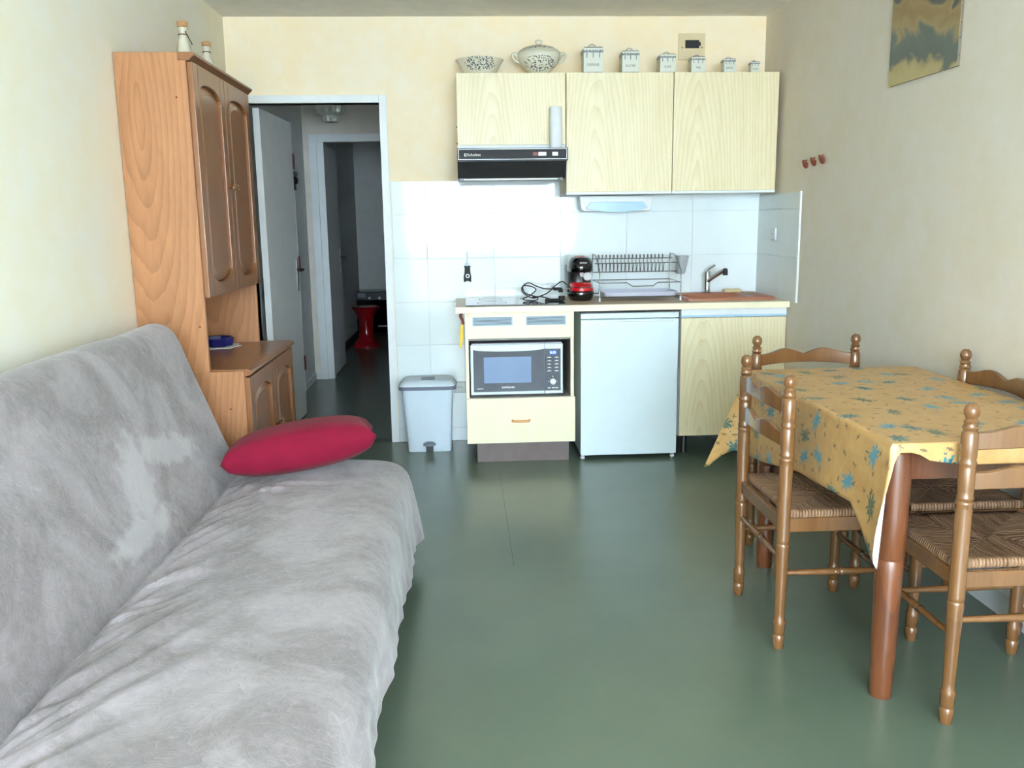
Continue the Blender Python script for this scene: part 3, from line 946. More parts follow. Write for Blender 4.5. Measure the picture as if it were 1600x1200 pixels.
# microwave cabinet
m = thing('microwave_cabinet', 'cream base cabinet with vent grilles, microwave niche and drawer', 'cabinet', (0.31, 5.08, 0))
cx0, cx1 = 0.003, 0.615
obj('side', bx(cx0, cx0+0.018, YF0, YB-0.02, 0.12, 0.862), 'cream', m, bevel=0.001)
obj('side', bx(cx1-0.018, cx1, YF0, YB-0.02, 0.12, 0.862), 'cream', m, bevel=0.001)
fp = obj('front_panel', bx(cx0+0.018, cx1-0.018, YF0, YF0+0.018, 0.718, 0.862), 'cream', m, bevel=0.001)
for gx in (0.045, 0.345):
    g = obj('vent_grille', box(box(box(bx(gx, gx+0.225, YF0-0.004, YF0, 0.790, 0.794), gx, gx+0.225, YF0-0.004, YF0, 0.836, 0.840), gx, gx+0.006, YF0-0.004, YF0, 0.794, 0.836), gx+0.219, gx+0.225, YF0-0.004, YF0, 0.794, 0.836), 'grille', fp)
    obj('grille_back', bx(gx+0.006, gx+0.219, YF0-0.001, YF0, 0.794, 0.836), 'darkgrey', g)
    for k in range(6):
        obj('slat', bx(gx+0.006, gx+0.219, YF0-0.0035, YF0-0.001, 0.7962+k*0.0068, 0.7962+k*0.0068+0.0032), 'grille', g)
obj('niche_floor', bx(cx0+0.018, cx1-0.018, YF0+0.002, YB-0.02, 0.362, 0.380), 'niche', m)
obj('niche_roof', bx(cx0+0.018, cx1-0.018, YF0+0.018, YB-0.02, 0.705, 0.718), 'niche', m)
for q in (cx0+0.018, cx1-0.020): obj('niche_lining', bx(q, q+0.002, YF0+0.004, YB-0.03, 0.38, 0.705), 'niche', m)
obj('niche_back', bx(cx0+0.018, cx1-0.018, YB-0.03, YB-0.02, 0.38, 0.705), 'niche', m)
dr = obj('drawer', bx(cx0, cx1+0.006, YF0-0.018, YF0, 0.118, 0.379), 'cream', m, bevel=0.0015)
obj('handle', tube(B(), smoothpts([(0.262, YF0-0.018, 0.248), (0.266, YF0-0.034, 0.248), (0.285, YF0-0.042, 0.248), (0.335, YF0-0.042, 0.248), (0.354, YF0-0.034, 0.248), (0.358, YF0-0.018, 0.248)], 4), 0.007, 8), 'orange', dr, smooth=60)
obj('plinth', bx(0.06, 0.588, YF0+0.02, YF0+0.036, 0, 0.118), 'plinth', m)
obj('plinth_side', bx(0.060, 0.076, YF0+0.037, YB-0.1, 0, 0.118), 'plinth', m)

# microwave
mw = thing('microwave', 'silver-white microwave with black door inside the cream cabinet niche', 'microwave', (0.29, 5.05, 0.38))
mx0, mx1, my, mz0, mz1 = 0.030, 0.556, 4.862, 0.390, 0.678
obj('body', bx(mx0+0.004, mx1-0.002, my+0.02, 5.25, mz0, mz1+0.008), 'silver', mw, bevel=0.006)
def rot_lip(bm): return bm
dr_x = 0.452
door = obj('door', bx(mx0, dr_x, my, my+0.02, mz0, mz1), 'appliance', mw, bevel=0.004)
poly = [(mx0+0.016, mz0+0.018), (dr_x-0.0005, mz0+0.018)]
n = 14
for k in range(n+1):
    t = k/n
    u = lerp(dr_x-0.0005, mx0+0.016, t)
    poly.append((u, mz1-0.027-0.012*math.sin(PI*min(1, t*1.0))**0.5))
obj('door_glass', prism(B(), poly, 'Y', my-0.002, my), 'mwglass', door)
obj('door_window', bx(mx0+0.075, mx0+0.345, my-0.0035, my-0.002, mz0+0.068, mz0+0.218), 'mwwindow', door, bevel=0.0008, segs=1)
text('brand_print', 'SAMSUNG', 0.016, (mx0+0.213, my-0.0022, mz0+0.042), 'print', door)
obj('small_print', bx(mx0+0.034, mx0+0.071, my-0.0026, my-0.002, mz0+0.0355, mz0+0.0385), 'print', door)
cp = obj('control_panel', bx(dr_x+0.0015, mx1, my, my+0.02, mz0, mz1), 'appliance', mw, bevel=0.004)
obj('control_glass', bx(dr_x+0.002, mx1-0.013, my-0.002, my, mz0+0.018, mz1-0.028), 'mwglass', cp)
xc = (dr_x+mx1-0.011)/2
obj('display', bx(xc-0.020, xc+0.022, my-0.0028, my-0.002, mz1-0.062, mz1-0.038), 'display', cp)
text('display_digits', '8:35', 0.020, (xc+0.001, my-0.003, mz1-0.050), 'digit', cp)
for k in range(5):
    for q in (-1, 1):
        zc = mz1-0.078-k*0.0195
        obj('button', prism(B(), [(xc+q*0.021-0.013, zc-0.0015), (xc+q*0.021+0.013, zc-0.0015), (xc+q*0.021+0.011, zc+0.001), (xc+q*0.021+0.004, zc+0.0015), (xc+q*0.021, zc+0.006), (xc+q*0.021-0.004, zc+0.0015), (xc+q*0.021-0.011, zc+0.001)], 'Y', my-0.0028, my-0.002), 'print', cp)
obj('dial', lathe(B(), [(0.0175, 0), (0.0175, -0.012), (0.0155, -0.015), (0.004, -0.0155)], (xc, my-0.002, mz0+0.072), 24, 'Y'), 'whiteplastic', cp, smooth=40)
for q in (-1, 0, 1):
    obj('dial_mark', bx(xc+q*0.025-0.002, xc+q*0.025+0.002, my-0.0028, my-0.002, mz0+0.070+(0.028 if q == 0 else 0), mz0+0.074+(0.028 if q == 0 else 0)), 'print', cp)
for q in (-0.030, -0.006, 0.014): obj('panel_mark', bx(xc+q, xc+q+0.016, my-0.0026, my-0.002, mz0+0.032, mz0+0.0365), 'print', cp)
for fx in (mx0+0.06, mx1-0.06):
    for fy in (my+0.05, 5.20):
        obj('foot', lathe(B(), [(0.012, 0.3802), (0.012, 0.392)], (fx, fy, 0), 12), 'rubber', mw)

# fridge
f = thing('fridge', 'small white under-counter fridge between the two base cabinets', 'fridge', (0.935, 5.08, 0))
fx0, fx1 = 0.654, 1.212
obj('body', bx(fx0+0.004, fx1-0.004, YF0+0.045, 5.33, 0.022, 0.846), 'appliance', f, bevel=0.004)
fd = obj('door', bx(fx0, fx1, YF0, YF0+0.04, 0.025, 0.813), 'appliance', f, bevel=0.006, segs=3)
tp = obj('top_strip', bx(fx0, fx1, YF0+0.002, YF0+0.05, 0.8165, 0.848), 'appliance', f, bevel=0.004)
obj('grip_line', bx(fx0+0.03, fx1-0.03, YF0-0.0008, YF0, 0.797, 0.7995), 'silver', fd)
obj('grip_recess', bx(fx0+0.004, fx0+0.11, YF0-0.0008, YF0, 0.783, 0.786), 'silver', fd)
obj('hinge', bx(fx1-0.016, fx1+0.002, YF0+0.004, YF0+0.03, 0.812, 0.822), 'darkgrey', f)
obj('badge', bx(fx0+0.03, fx0+0.075, YF0+0.0012, YF0+0.002, 0.828, 0.834), 'silver', tp)
for xx in (fx0+0.016, fx1-0.016):
    for yy in (YF0+0.035, 5.28):
        obj('foot', lathe(B(), [(0.013, 0), (0.013, 0.012), (0.008, 0.014), (0.008, 0.026)], (xx, yy, 0), 12), 'whiteplastic', f)

# sink cabinet
k_ = thing('sink_cabinet', 'pale ash base cabinet under the sink, right of the fridge', 'cabinet', (1.53, 5.08, 0))
kx0, kx1 = 1.226, XR-0.003
obj('side', bx(kx0, kx0+0.018, YF0+0.02, YB-0.02, 0.125, 0.862), 'white', k_)
obj('side', bx(kx1-0.018, kx1, YF0+0.02, YB-0.02, 0.0, 0.862), 'white', k_)
obj('bottom', bx(kx0+0.018, kx1-0.018, YF0+0.02, YB-0.02, 0.125, 0.143), 'white', k_)
obj('top_rail', bx(kx0, kx1, YF0+0.004, YF0+0.02, 0.815, 0.862), 'white', k_, bevel=0.001)
obj('rail_lip', bx(kx0, kx1, YF0, YF0+0.004, 0.815, 0.826), 'lens', k_)
obj('door', bx(kx0, kx1-0.002, YF0, YF0+0.0185, 0.128, 0.812), 'ash', k_, bevel=0.0015)
obj('foot', lathe(B(), [(0.02, 0), (0.016, 0.125)], (kx0+0.06, YF0+0.12, 0), 12), 'black', k_)
obj('foot', lathe(B(), [(0.02, 0), (0.016, 0.125)], (kx0+0.06, YB-0.12, 0), 12), 'black', k_)

# sink
s_ = thing('kitchen_sink', 'terracotta brown sink with raised rim set in the worktop', 'sink', (1.54, 5.13, 0.90))
rx0, rx1, ry0, ry1 = 1.274, 1.806, 4.925, 5.335
def rrect(x0, x1, y0, y1, r, n=5):
    out = []
    for cx, cy, a0 in ((x1-r, y1-r, 0), (x0+r, y1-r, PI/2), (x0+r, y0+r, PI), (x1-r, y0+r, 1.5*PI)):
        for k in range(n+1):
            a = a0+PI/2*k/n
            out.append((cx+r*math.cos(a), cy+r*math.sin(a)))
    return out
def ringstack(bm, loops):
    R_ = [[bm.verts.new((x, y, z)) for x, y in pts] for pts, z in loops]
    n = len(R_[0])
    for a, b in zip(R_, R_[1:]):
        for i in range(n): bm.faces.new((a[i], a[(i+1) % n], b[(i+1) % n], b[i]))
    return R_
bm = B()
L_ = ringstack(bm, [(rrect(rx0, rx1, ry0, ry1, 0.03), 0.9003), (rrect(rx0, rx1, ry0, ry1, 0.03), 0.908), (rrect(rx0+0.008, rx1-0.008, ry0+0.008, ry1-0.008, 0.026), 0.916), (rrect(rx0+0.035, rx1-0.13, ry0+0.045, ry1-0.07, 0.03), 0.914), (rrect(rx0+0.045, rx1-0.14, ry0+0.055, ry1-0.08, 0.03), 0.905), (rrect(rx0+0.07, rx1-0.16, ry0+0.075, ry1-0.10, 0.04), 0.79)])
bm.faces.new(L_[-1])
obj('basin', bm, 'brown', s_, smooth=50)
obj('drain', lathe(B(), [(0.03, 0.7905), (0.03, 0.793), (0.0, 0.7925)], (1.46, 5.12, 0), 20, cap=False), 'chrome', s_, smooth=60)
obj('drainer_ridge', box(box(bx(1.70, 1.705, 4.97, 5.24, 0.9145, 0.919), 1.73, 1.735, 4.97, 5.24, 0.9145, 0.919), 1.76, 1.765, 4.97, 5.24, 0.9145, 0.919), 'brown', s_, bevel=0.001)
# tap
t_ = thing('faucet', 'chrome mixer tap standing behind the brown sink', 'faucet', (1.497, 5.285, 0.914))
obj('body', lathe(B(), [(0.024, 0.9165), (0.024, 0.922), (0.0185, 0.926), (0.0185, 1.035), (0.016, 1.045), (0.005, 1.048)], (1.497, 5.285, 0), 20), 'chrome', t_, smooth=50)
sp = obj('spout', tube(B(), smoothpts([(1.497, 5.28, 0.985), (1.515, 5.22, 1.015), (1.545, 5.13, 1.055), (1.552, 5.11, 1.062)], 5), 0.013, 12), 'chrome', t_, smooth=60)
obj('aerator', lathe(B(), [(0.0145, 1.032), (0.0145, 1.062), (0.010, 1.072)], (1.553, 5.105, 0), 14), 'darkgrey', sp, smooth=40)
obj('lever', tube(B(), smoothpts([(1.497, 5.285, 1.045), (1.502, 5.27, 1.062), (1.518, 5.21, 1.085)], 5), 0.006, 8), 'chrome', t_, smooth=60)
tag(obj('sponge', loft(B(), [(0.9165, 1.655, 5.292, 0.052, 0.030), (0.921, 1.655, 5.292, 0.055, 0.033), (0.931, 1.655, 5.292, 0.055, 0.033), (0.935, 1.655, 5.292, 0.051, 0.029)], 24, 5), 'sponge', smooth=50), 'flat buff sponge on the back rim of the sink', 'sponge')

# dish rack
D = thing('dish_rack', 'two-tier wire dish rack between coffee machine and tap', 'dish rack', (1.02, 5.1, 0.90))
dx0, dx1, dy0, dy1 = 0.785, 1.258, 4.99, 5.27
def wire(name, pts, r=0.0028, mat='steel', par=None, closed=False):
    return obj(name, tube(B(), pts, r, 6, closed), mat, par if par else D, smooth=60)
for xx in (dx0, dx1):
    wire('end_frame', smoothpts([(xx, dy0, 0.904), (xx, dy0, 1.05), (xx, dy0+0.015, 1.08), (xx, dy1-0.12, 1.155), (xx, dy1-0.02, 1.155), (xx, dy1, 1.14), (xx, dy1, 0.904)], 4), 0.0034)
    for yy in (dy0, dy1):
        obj('foot_cap', lathe(B(), [(0.0055, 0.9002), (0.0055, 0.922)], (xx, yy, 0), 10), 'whiteplastic', D)
tray_z = 0.985
wire('shelf_front_wire', [(dx0, dy0, tray_z+0.02), (dx0+0.16, dy0, tray_z+0.02), (dx0+0.19, dy0, tray_z), (dx0+0.31, dy0, tray_z), (dx0+0.34, dy0, tray_z+0.02), (dx1, dy0, tray_z+0.02)])
wire('shelf_back_wire', [(dx0, dy1, tray_z+0.02), (dx1, dy1, tray_z+0.02)])
wire('shelf_end_wire', [(dx0, dy0, tray_z+0.02), (dx0, dy1, tray_z+0.02)])
wire('shelf_end_wire', [(dx1, dy0, tray_z+0.02), (dx1, dy1, tray_z+0.02)])
wire('top_front_wire', [(dx0-0.02, dy0+0.06, 1.115), (dx1, dy0+0.06, 1.115)])
wire('top_back_wire', [(dx0-0.02, dy1-0.06, 1.135), (dx1, dy1-0.06, 1.135)])
wire('top_low_wire', [(dx0-0.02, dy0+0.11, 1.062), (dx1, dy0+0.11, 1.062)])
npr = 18
base_p = None
for k in range(npr):
    xx = dx0+0.012+(dx1-dx0-0.09)*k/(npr-1)
    pts = smoothpts([(xx-0.008, dy0+0.06, 1.117), (xx-0.004, dy0+0.10, 1.064), (xx+0.002, dy0+0.14, 1.072), (xx+0.004, dy0+0.165, 1.150), (xx+0.010, dy0+0.175, 1.158), (xx+0.014, dy0+0.19, 1.135)], 3)
    wire('plate_divider', pts, 0.0022)
obj('drip_tray', loft(B(), [(0.925, 1.03, 5.12, 0.205, 0.115), (0.9255, 1.03, 5.12, 0.212, 0.122), (0.950, 1.03, 5.12, 0.222, 0.130), (0.951, 1.03, 5.12, 0.217, 0.125), (0.930, 1.03, 5.12, 0.206, 0.116)], 28, 7), 'tray', D, smooth=40)
wire('tray_wire', [(dx0, dy0, 0.925), (dx1, dy0, 0.925)])
wire('tray_wire', [(dx0, dy1, 0.925), (dx1, dy1, 0.925)])
obj('cutlery_cup', loft(B(), [(1.045, 1.285, 5.12, 0.020, 0.036), (1.05, 1.285, 5.12, 0.024, 0.040), (1.150, 1.298, 5.12, 0.034, 0.046), (1.151, 1.298, 5.12, 0.031, 0.043), (1.055, 1.285, 5.12, 0.021, 0.037)], 20, 4), 'cup', D, smooth=50)

# coffee machine
K = thing('coffee_machine', 'black and red capsule coffee machine on the worktop', 'coffee machine', (0.69, 5.14, 0.90))
obj('base', loft(B(), [(0.9005, 0.69, 5.13, 0.062, 0.105), (0.906, 0.69, 5.13, 0.068, 0.112), (0.935, 0.69, 5.13, 0.077, 0.118), (0.962, 0.69, 5.13, 0.079, 0.118), (0.972, 0.69, 5.135, 0.076, 0.112)], 32, 2.6), 'blackgloss', K, smooth=60)
obj('column', loft(B(), [(0.965, 0.69, 5.175, 0.075, 0.07), (1.01, 0.69, 5.175, 0.069, 0.068), (1.06, 0.69, 5.172, 0.069, 0.070), (1.085, 0.69, 5.165, 0.073, 0.076)], 32, 2.6), 'black', K, smooth=60)
hd = obj('head', loft(B(), [(1.066, 0.69, 5.13, 0.066, 0.108), (1.074, 0.69, 5.13, 0.074, 0.116), (1.10, 0.69, 5.13, 0.075, 0.117), (1.125, 0.69, 5.133, 0.071, 0.112), (1.145, 0.69, 5.14, 0.061, 0.10), (1.154, 0.69, 5.145, 0.046, 0.08)], 32, 2.5), 'blackgloss', K, smooth=60)
obj('lid_accent', loft(B(), [(1.1535, 0.69, 5.145, 0.034, 0.06), (1.158, 0.69, 5.145, 0.026, 0.05)], 24, 2.4), 'red', hd, smooth=50)
text('brand_print', 'BOSCH', 0.013, (0.694, 5.0165, 1.122), 'print', hd)
tr = obj('cup_tray', loft(B(), [(0.955, 0.69, 5.075, 0.060, 0.075), (0.962, 0.69, 5.07, 0.068, 0.082), (0.978, 0.69, 5.07, 0.069, 0.082), (0.981, 0.69, 5.07, 0.064, 0.077)], 32, 2.4), 'red', K, smooth=50)
obj('tray_slot', loft(B(), [(0.9812, 0.69, 5.065, 0.058, 0.066), (0.984, 0.69, 5.065, 0.058, 0.066)], 28, 2.4), 'black', tr)
obj('tray_grid', loft(B(), [(0.9842, 0.69, 5.085, 0.066, 0.068), (0.998, 0.69, 5.095, 0.062, 0.060), (1.006, 0.69, 5.105, 0.054, 0.050)], 28, 2.4), 'red', tr, smooth=50)
obj('nozzle', lathe(B(), [(0.006, 1.040), (0.011, 1.046), (0.012, 1.068)], (0.69, 5.055, 0), 16), 'whiteplastic', hd, smooth=50)
obj('round_badge', lathe(B(), [(0.025, 0), (0.025, -0.006), (0.021, -0.009)], (0.728, 5.092, 1.040), 22, 'Y'), 'whiteplastic', K, smooth=40)
obj('water_tank', loft(B(), [(0.94, 0.69, 5.285, 0.068, 0.042), (1.09, 0.69, 5.285, 0.072, 0.044), (1.10, 0.69, 5.285, 0.068, 0.040)], 24, 3.5), 'cup', K, smooth=50)
cd = obj('power_cord', tube(B(), smoothpts([(0.64, 5.27, 0.965), (0.60, 5.24, 1.002), (0.555, 5.20, 0.985), (0.50, 5.14, 0.945), (0.44, 5.10, 0.925), (0.40, 5.08, 0.920), (0.345, 5.08, 0.955), (0.35, 5.09, 0.99), (0.40, 5.10, 0.985), (0.425, 5.10, 0.965), (0.39, 5.09, 0.935), (0.36, 5.06, 0.925), (0.345, 5.04, 0.920), (0.36, 5.02, 0.9125), (0.42, 5.02, 0.9125), (0.43, 5.05, 0.925), (0.40, 5.07, 0.935), (0.36, 5.10, 0.95), (0.35, 5.12, 0.985), (0.385, 5.13, 1.005), (0.43, 5.14, 0.985), (0.48, 5.15, 0.968), (0.54, 5.16, 0.963)], 6), 0.0035, 7), 'rubber', K, smooth=60)
obj('plug', box(bx(0.535, 0.585, 5.145, 5.175, 0.955, 0.972), 0.565, 0.59, 5.140, 5.180, 0.945, 0.965), 'rubber', cd, bevel=0.003)
obj('second_plug', box(bx(0.47, 0.55, 5.00, 5.025, 0.9075, 0.920), 0.55, 0.585, 4.995, 5.03, 0.9075, 0.935), 'rubber', K, bevel=0.004)
obj('second_lead', tube(B(), smoothpts([(0.40, 5.07, 0.925), (0.45, 5.05, 0.93), (0.50, 5.02, 0.918), (0.53, 5.01, 0.912)], 5), 0.0035, 7), 'rubber', K, smooth=60)

# range hood
Hd = thing('range_hood', 'black range hood with slotted filter under the short wall cabinet', 'range hood', (0.29, 5.12, 1.59))
hx_0, hx_1, hyf = -0.016, 0.592, 4.90
obj('body', bx(hx_0, hx_1, hyf+0.004, YB-0.012, 1.690, 1.757), 'black', Hd, bevel=0.002)
fpn = obj('control_strip', bx(hx_0, hx_1, hyf, hyf+0.004, 1.694, 1.757), 'darkgrey', Hd, bevel=0.001)
for z in (1.697, 1.751):
    obj('trim_line', bx(hx_0+0.006, hx_1-0.006, hyf-0.001, hyf, z, z+0.002), 'silver', fpn)
obj('trim_line', bx(hx_0+0.006, hx_0+0.008, hyf-0.001, hyf, 1.699, 1.751), 'silver', fpn)
obj('trim_line', bx(hx_1-0.008, hx_1-0.006, hyf-0.001, hyf, 1.699, 1.751), 'silver', fpn)
text('brand_print', 'Scholtes', 0.022, (0.075, hyf-0.0012, 1.722), 'print', fpn)
obj('logo_mark', box(bx(0.022, 0.026, hyf-0.0012, hyf, 1.714, 1.731), 0.030, 0.034, hyf-0.0012, hyf, 1.714, 1.731), 'print', fpn)
obj('switch', bx(0.398, 0.424, hyf-0.004, hyf, 1.714, 1.734), 'redpaint', fpn, bevel=0.001)
obj('switch', bx(0.428, 0.472, hyf-0.004, hyf, 1.714, 1.734), 'whiteplastic', fpn, bevel=0.001)
obj('switch', bx(0.505, 0.536, hyf-0.004, hyf, 1.714, 1.734), 'whiteplastic', fpn, bevel=0.001)
# sloping filter below
flt = B()
prism(flt, [(hyf+0.012, 1.690), (YB-0.02, 1.690), (YB-0.02, 1.600), (hyf+0.05, 1.598)], 'X', hx_0, hx_1-0.008)
fb = obj('filter_housing', flt, 'black', Hd, bevel=0.002)
obj('filter', prism(B(), [(hyf+0.010, 1.682), (hyf+0.014, 1.682), (hyf+0.046, 1.606), (hyf+0.042, 1.606)], 'X', hx_0+0.02, hx_1-0.03), 'filter', fb)
obj('lamp_cover', bx(hx_0+0.03, hx_1-0.05, hyf+0.06, hyf+0.17, 1.590, 1.598), 'whiteplastic', fb)
for xx in (hx_0+0.010, hx_1-0.045):
    obj('clip', bx(xx, xx+0.022, hyf+0.045, hyf+0.06, 1.585, 1.600), 'black', fb)
rl = lathe(B(), [(0.008, 0.001), (0.033, 0.001), (0.034, 0.006), (0.034, 0.218), (0.032, 0.222), (0.012, 0.222), (0.012, 0.19)], (0.531, 4.965, 1.757), 24, cap=False)
tag(obj('paper_roll', rl, 'paper_roll', smooth=50), 'white paper towel roll standing on the range hood', 'paper roll')

# wall cabinets
YC = 5.03
def wall_cab(x0, x1, z0, z1, label, lip):
    t = thing('wall_cabinet', label, 'cabinet', ((x0+x1)/2, 5.2, z0), 'ash wall cabinets over the worktop')
    bm = B()
    box(bm, x0+0.001, x1-0.001, YC+0.019, YB-0.012, z0+lip, z1)
    obj('carcass', bm, 'ash', t)
    obj('door', bx(x0+0.0015, x1-0.0015, YC, YC+0.018, z0+lip, z1), 'ash', t, bevel=0.001)
    obj('bottom_rail', bx(x0+0.001, x1-0.001, YC+0.002, YB-0.012, z0, z0+lip-0.001), 'white', t)
    return t
wc = wall_cab(-0.014, 0.595, 1.765, 2.170, 'short ash wall cabinet above the black range hood', 0.02)
for zz_ in (1.79, 1.88):
    obj('hinge', bx(-0.018, -0.0125, YC+0.004, YC+0.016, zz_, zz_+0.008), 'darkgrey', wc)
wall_cab(0.597, 1.203, 1.508, 2.170, 'middle ash wall cabinet, above the dish rack', 0.014)
wall_cab(1.205, 1.806, 1.508, 2.170, 'rightmost ash wall cabinet, in the corner above the sink', 0.014)
# lamp under the middle cabinet
Lm = thing('under_cabinet_lamp', 'white lamp with pale blue lens under the middle wall cabinet', 'lamp', (0.92, 5.27, 1.42))
bm = prism(B(), [(0.700, 1.504), (1.142, 1.504), (1.132, 1.425), (1.118, 1.416), (0.728, 1.416), (0.712, 1.425)], 'Y', 5.235, 5.36)
obj('body', bm, 'whiteplastic', Lm, bevel=0.003)
poly = [(0.765+0.315*k/16, 1.468) for k in range(17)]
poly += [(1.108-0.372*k/24, 1.432-0.026*math.sin(PI*k/24)) for k in range(25)]
obj('lens', prism(B(), poly, 'Y', 5.222, 5.2345), 'lens', Lm, bevel=0.003)

# china and tins on the cabinets
ZT = 2.1702
def china(name, label, cat, prof, c, seg=32, sy=1.0):
    o = thing(name, label, cat, c)
    return o
bw = thing('china_bowl', 'wide cream bowl with blue flowers at the left end of the wall cabinets', 'bowl', (0.122, 5.17, ZT))
bm = lathe(B(), [(0.075, 0), (0.080, 0.003), (0.100, 0.030), (0.122, 0.072), (0.134, 0.086), (0.136, 0.090), (0.131, 0.090), (0.116, 0.074), (0.092, 0.030), (0.07, 0.012), (0.0, 0.010)], (0.122, 5.17, ZT), 40, cap=False)
obj('bowl', bm, 'china', bw, smooth=60)
tu = thing('soup_tureen', 'blue-flowered china soup tureen with lid and two handles', 'tureen', (0.458, 5.17, ZT))
bm = lathe(B(), [(0.050, 0), (0.054, 0.004), (0.048, 0.014), (0.070, 0.030), (0.100, 0.060), (0.117, 0.095), (0.121, 0.118), (0.118, 0.122), (0.112, 0.118), (0.095, 0.06), (0.0, 0.03)], (0.458, 5.17, ZT), 40, cap=False)
tb = obj('pot', bm, 'china', tu, smooth=60)
bm = lathe(B(), [(0.122, 0.1205), (0.124, 0.124), (0.112, 0.138), (0.088, 0.153), (0.05, 0.164), (0.018, 0.169), (0.012, 0.176), (0.020, 0.184), (0.022, 0.191), (0.012, 0.198), (0.0, 0.199)], (0.458, 5.17, ZT), 40, cap=False)
obj('lid', bm, 'china', tu, smooth=60)
for sg in (-1, 1):
    obj('handle', tube(B(), smoothpts([(0.458+sg*0.112, 5.17, ZT+0.075), (0.458+sg*0.138, 5.17, ZT+0.092), (0.458+sg*0.150, 5.17, ZT+0.118), (0.458+sg*0.134, 5.17, ZT+0.124), (0.458+sg*0.114, 5.17, ZT+0.108)], 5), 0.008, 8), 'china', tu, smooth=60)
words = ['FARINE', 'SUCRE', 'CAFE', 'THE', 'EPICES', 'POIVRE']
tins = [(0.699, 0.806, 0.148), (0.916, 1.010, 0.128), (1.130, 1.216, 0.108), (1.308, 1.384, 0.092), (1.494, 1.558, 0.080), (1.648, 1.697, 0.062)]
lab = ['largest blue and white kitchen tin, next to the tureen, lettered FARINE', 'second largest blue and white kitchen tin, lettered SUCRE', 'third blue and white kitchen tin, lettered CAFE', 'fourth blue and white kitchen tin, below the cover plate, lettered THE', 'second smallest blue and white kitchen tin, lettered EPICES', 'smallest blue and white kitchen tin, nearest the right wall']
for (x0, x1, h), w, lb in zip(tins, words, lab):
    wd = x1-x0
    yf = 5.055
    yb = yf+wd*0.95
    t = thing('kitchen_tin', lb, 'tin', ((x0+x1)/2, (yf+yb)/2, ZT), 'set of six kitchen tins')
    # body with print coordinates on its four sides
    bm = B()
    uvl = bm.loops.layers.uv.new('UVMap')
    zt = ZT+h*0.86
    cs = [(x0, yf), (x1, yf), (x1, yb), (x0, yb)]
    vb = [bm.verts.new((x, y, ZT)) for x, y in cs]; vt = [bm.verts.new((x, y, zt)) for x, y in cs]
    for i in range(4):
        fc = bm.faces.new((vb[i], vb[(i+1) % 4], vt[(i+1) % 4], vt[i]))
        for lp, uv in zip(fc.loops, ((0, 0), (1, 0), (1, 0.80), (0, 0.80))): lp[uvl].uv = uv
    bm.faces.new(vb[::-1]); bm.faces.new(vt)
    obj('body', bm, 'tin', t)
    g = 0.002
    bm = B()
    uvl = bm.loops.layers.uv.new('UVMap')
    cs = [(x0-g, yf-g), (x1+g, yf-g), (x1+g, yb+g), (x0-g, yb+g)]
    vb = [bm.verts.new((x, y, zt-h*0.12)) for x, y in cs]; vt = [bm.verts.new((x, y, zt+h*0.05)) for x, y in cs]
    vm = [bm.verts.new(((x-(x0+x1)/2)*0.86+(x0+x1)/2, (y-(yf+yb)/2)*0.86+(yf+yb)/2, zt+h*0.085)) for x, y in cs]
    for i in range(4):
        fc = bm.faces.new((vb[i], vb[(i+1) % 4], vt[(i+1) % 4], vt[i]))
        for lp, uv in zip(fc.loops, ((0, 0.72), (1, 0.72), (1, 0.97), (0, 0.97))): lp[uvl].uv = uv
        bm.faces.new((vt[i], vt[(i+1) % 4], vm[(i+1) % 4], vm[i]))
    bm.faces.new(vb[::-1]); bm.faces.new(vm)
    ld = obj('lid', bm, 'tin', t)
    xm, ym_ = (x0+x1)/2, (yf+yb)/2
    obj('lid_handle', tube(B(), smoothpts([(xm-wd*0.18, ym_, zt+h*0.08), (xm-wd*0.17, ym_, zt+h*0.18), (xm, ym_, zt+h*0.24), (xm+wd*0.17, ym_, zt+h*0.18), (xm+wd*0.18, ym_, zt+h*0.08)], 4), 0.0024, 6), 'silver', ld, smooth=60)
    text('name_print', w, wd*0.20, (xm, yf-0.0002, ZT+h*0.30), 'darkprint', t, ext=0.0003)
# cover plate on the wall
cp_ = thing('cover_plate', 'beige electrical cover plate with dark opening on the back wall', 'cover plate', (1.385, YB-0.01, 2.37))
bm = B()
yq = YB-0.0045
px0, px1, pz0, pz1 = 1.308, 1.466, 2.292, 2.442
hx_a, hx_b, hz_a, hz_b = 1.347, 1.432, 2.358, 2.405
box(bm, px0, px1, yq-0.010, yq, pz0, hz_a); box(bm, px0, px1, yq-0.010, yq, hz_b, pz1)
box(bm, px0, hx_a, yq-0.010, yq, hz_a, hz_b); box(bm, hx_b, px1, yq-0.010, yq, hz_a, hz_b)
bmesh.ops.remove_doubles(bm, verts=bm.verts, dist=0.0001)
obj('plate', bm, 'beigeplate', cp_)
obj('opening', bx(hx_a, hx_b, yq-0.004, yq, hz_a, hz_b), 'black', cp_)
obj('socket_slot', bx(hx_b-0.006, hx_b+0.008, yq-0.0112, yq-0.009, hz_a+0.014, hz_b-0.012), 'black', cp_)
for xx in (px0+0.022, px1-0.018):
    obj('screw', lathe(B(), [(0.004, 0), (0.003, -0.002)], (xx, yq-0.010, hz_a+0.004), 10, 'Y'), 'darkgrey', cp_)

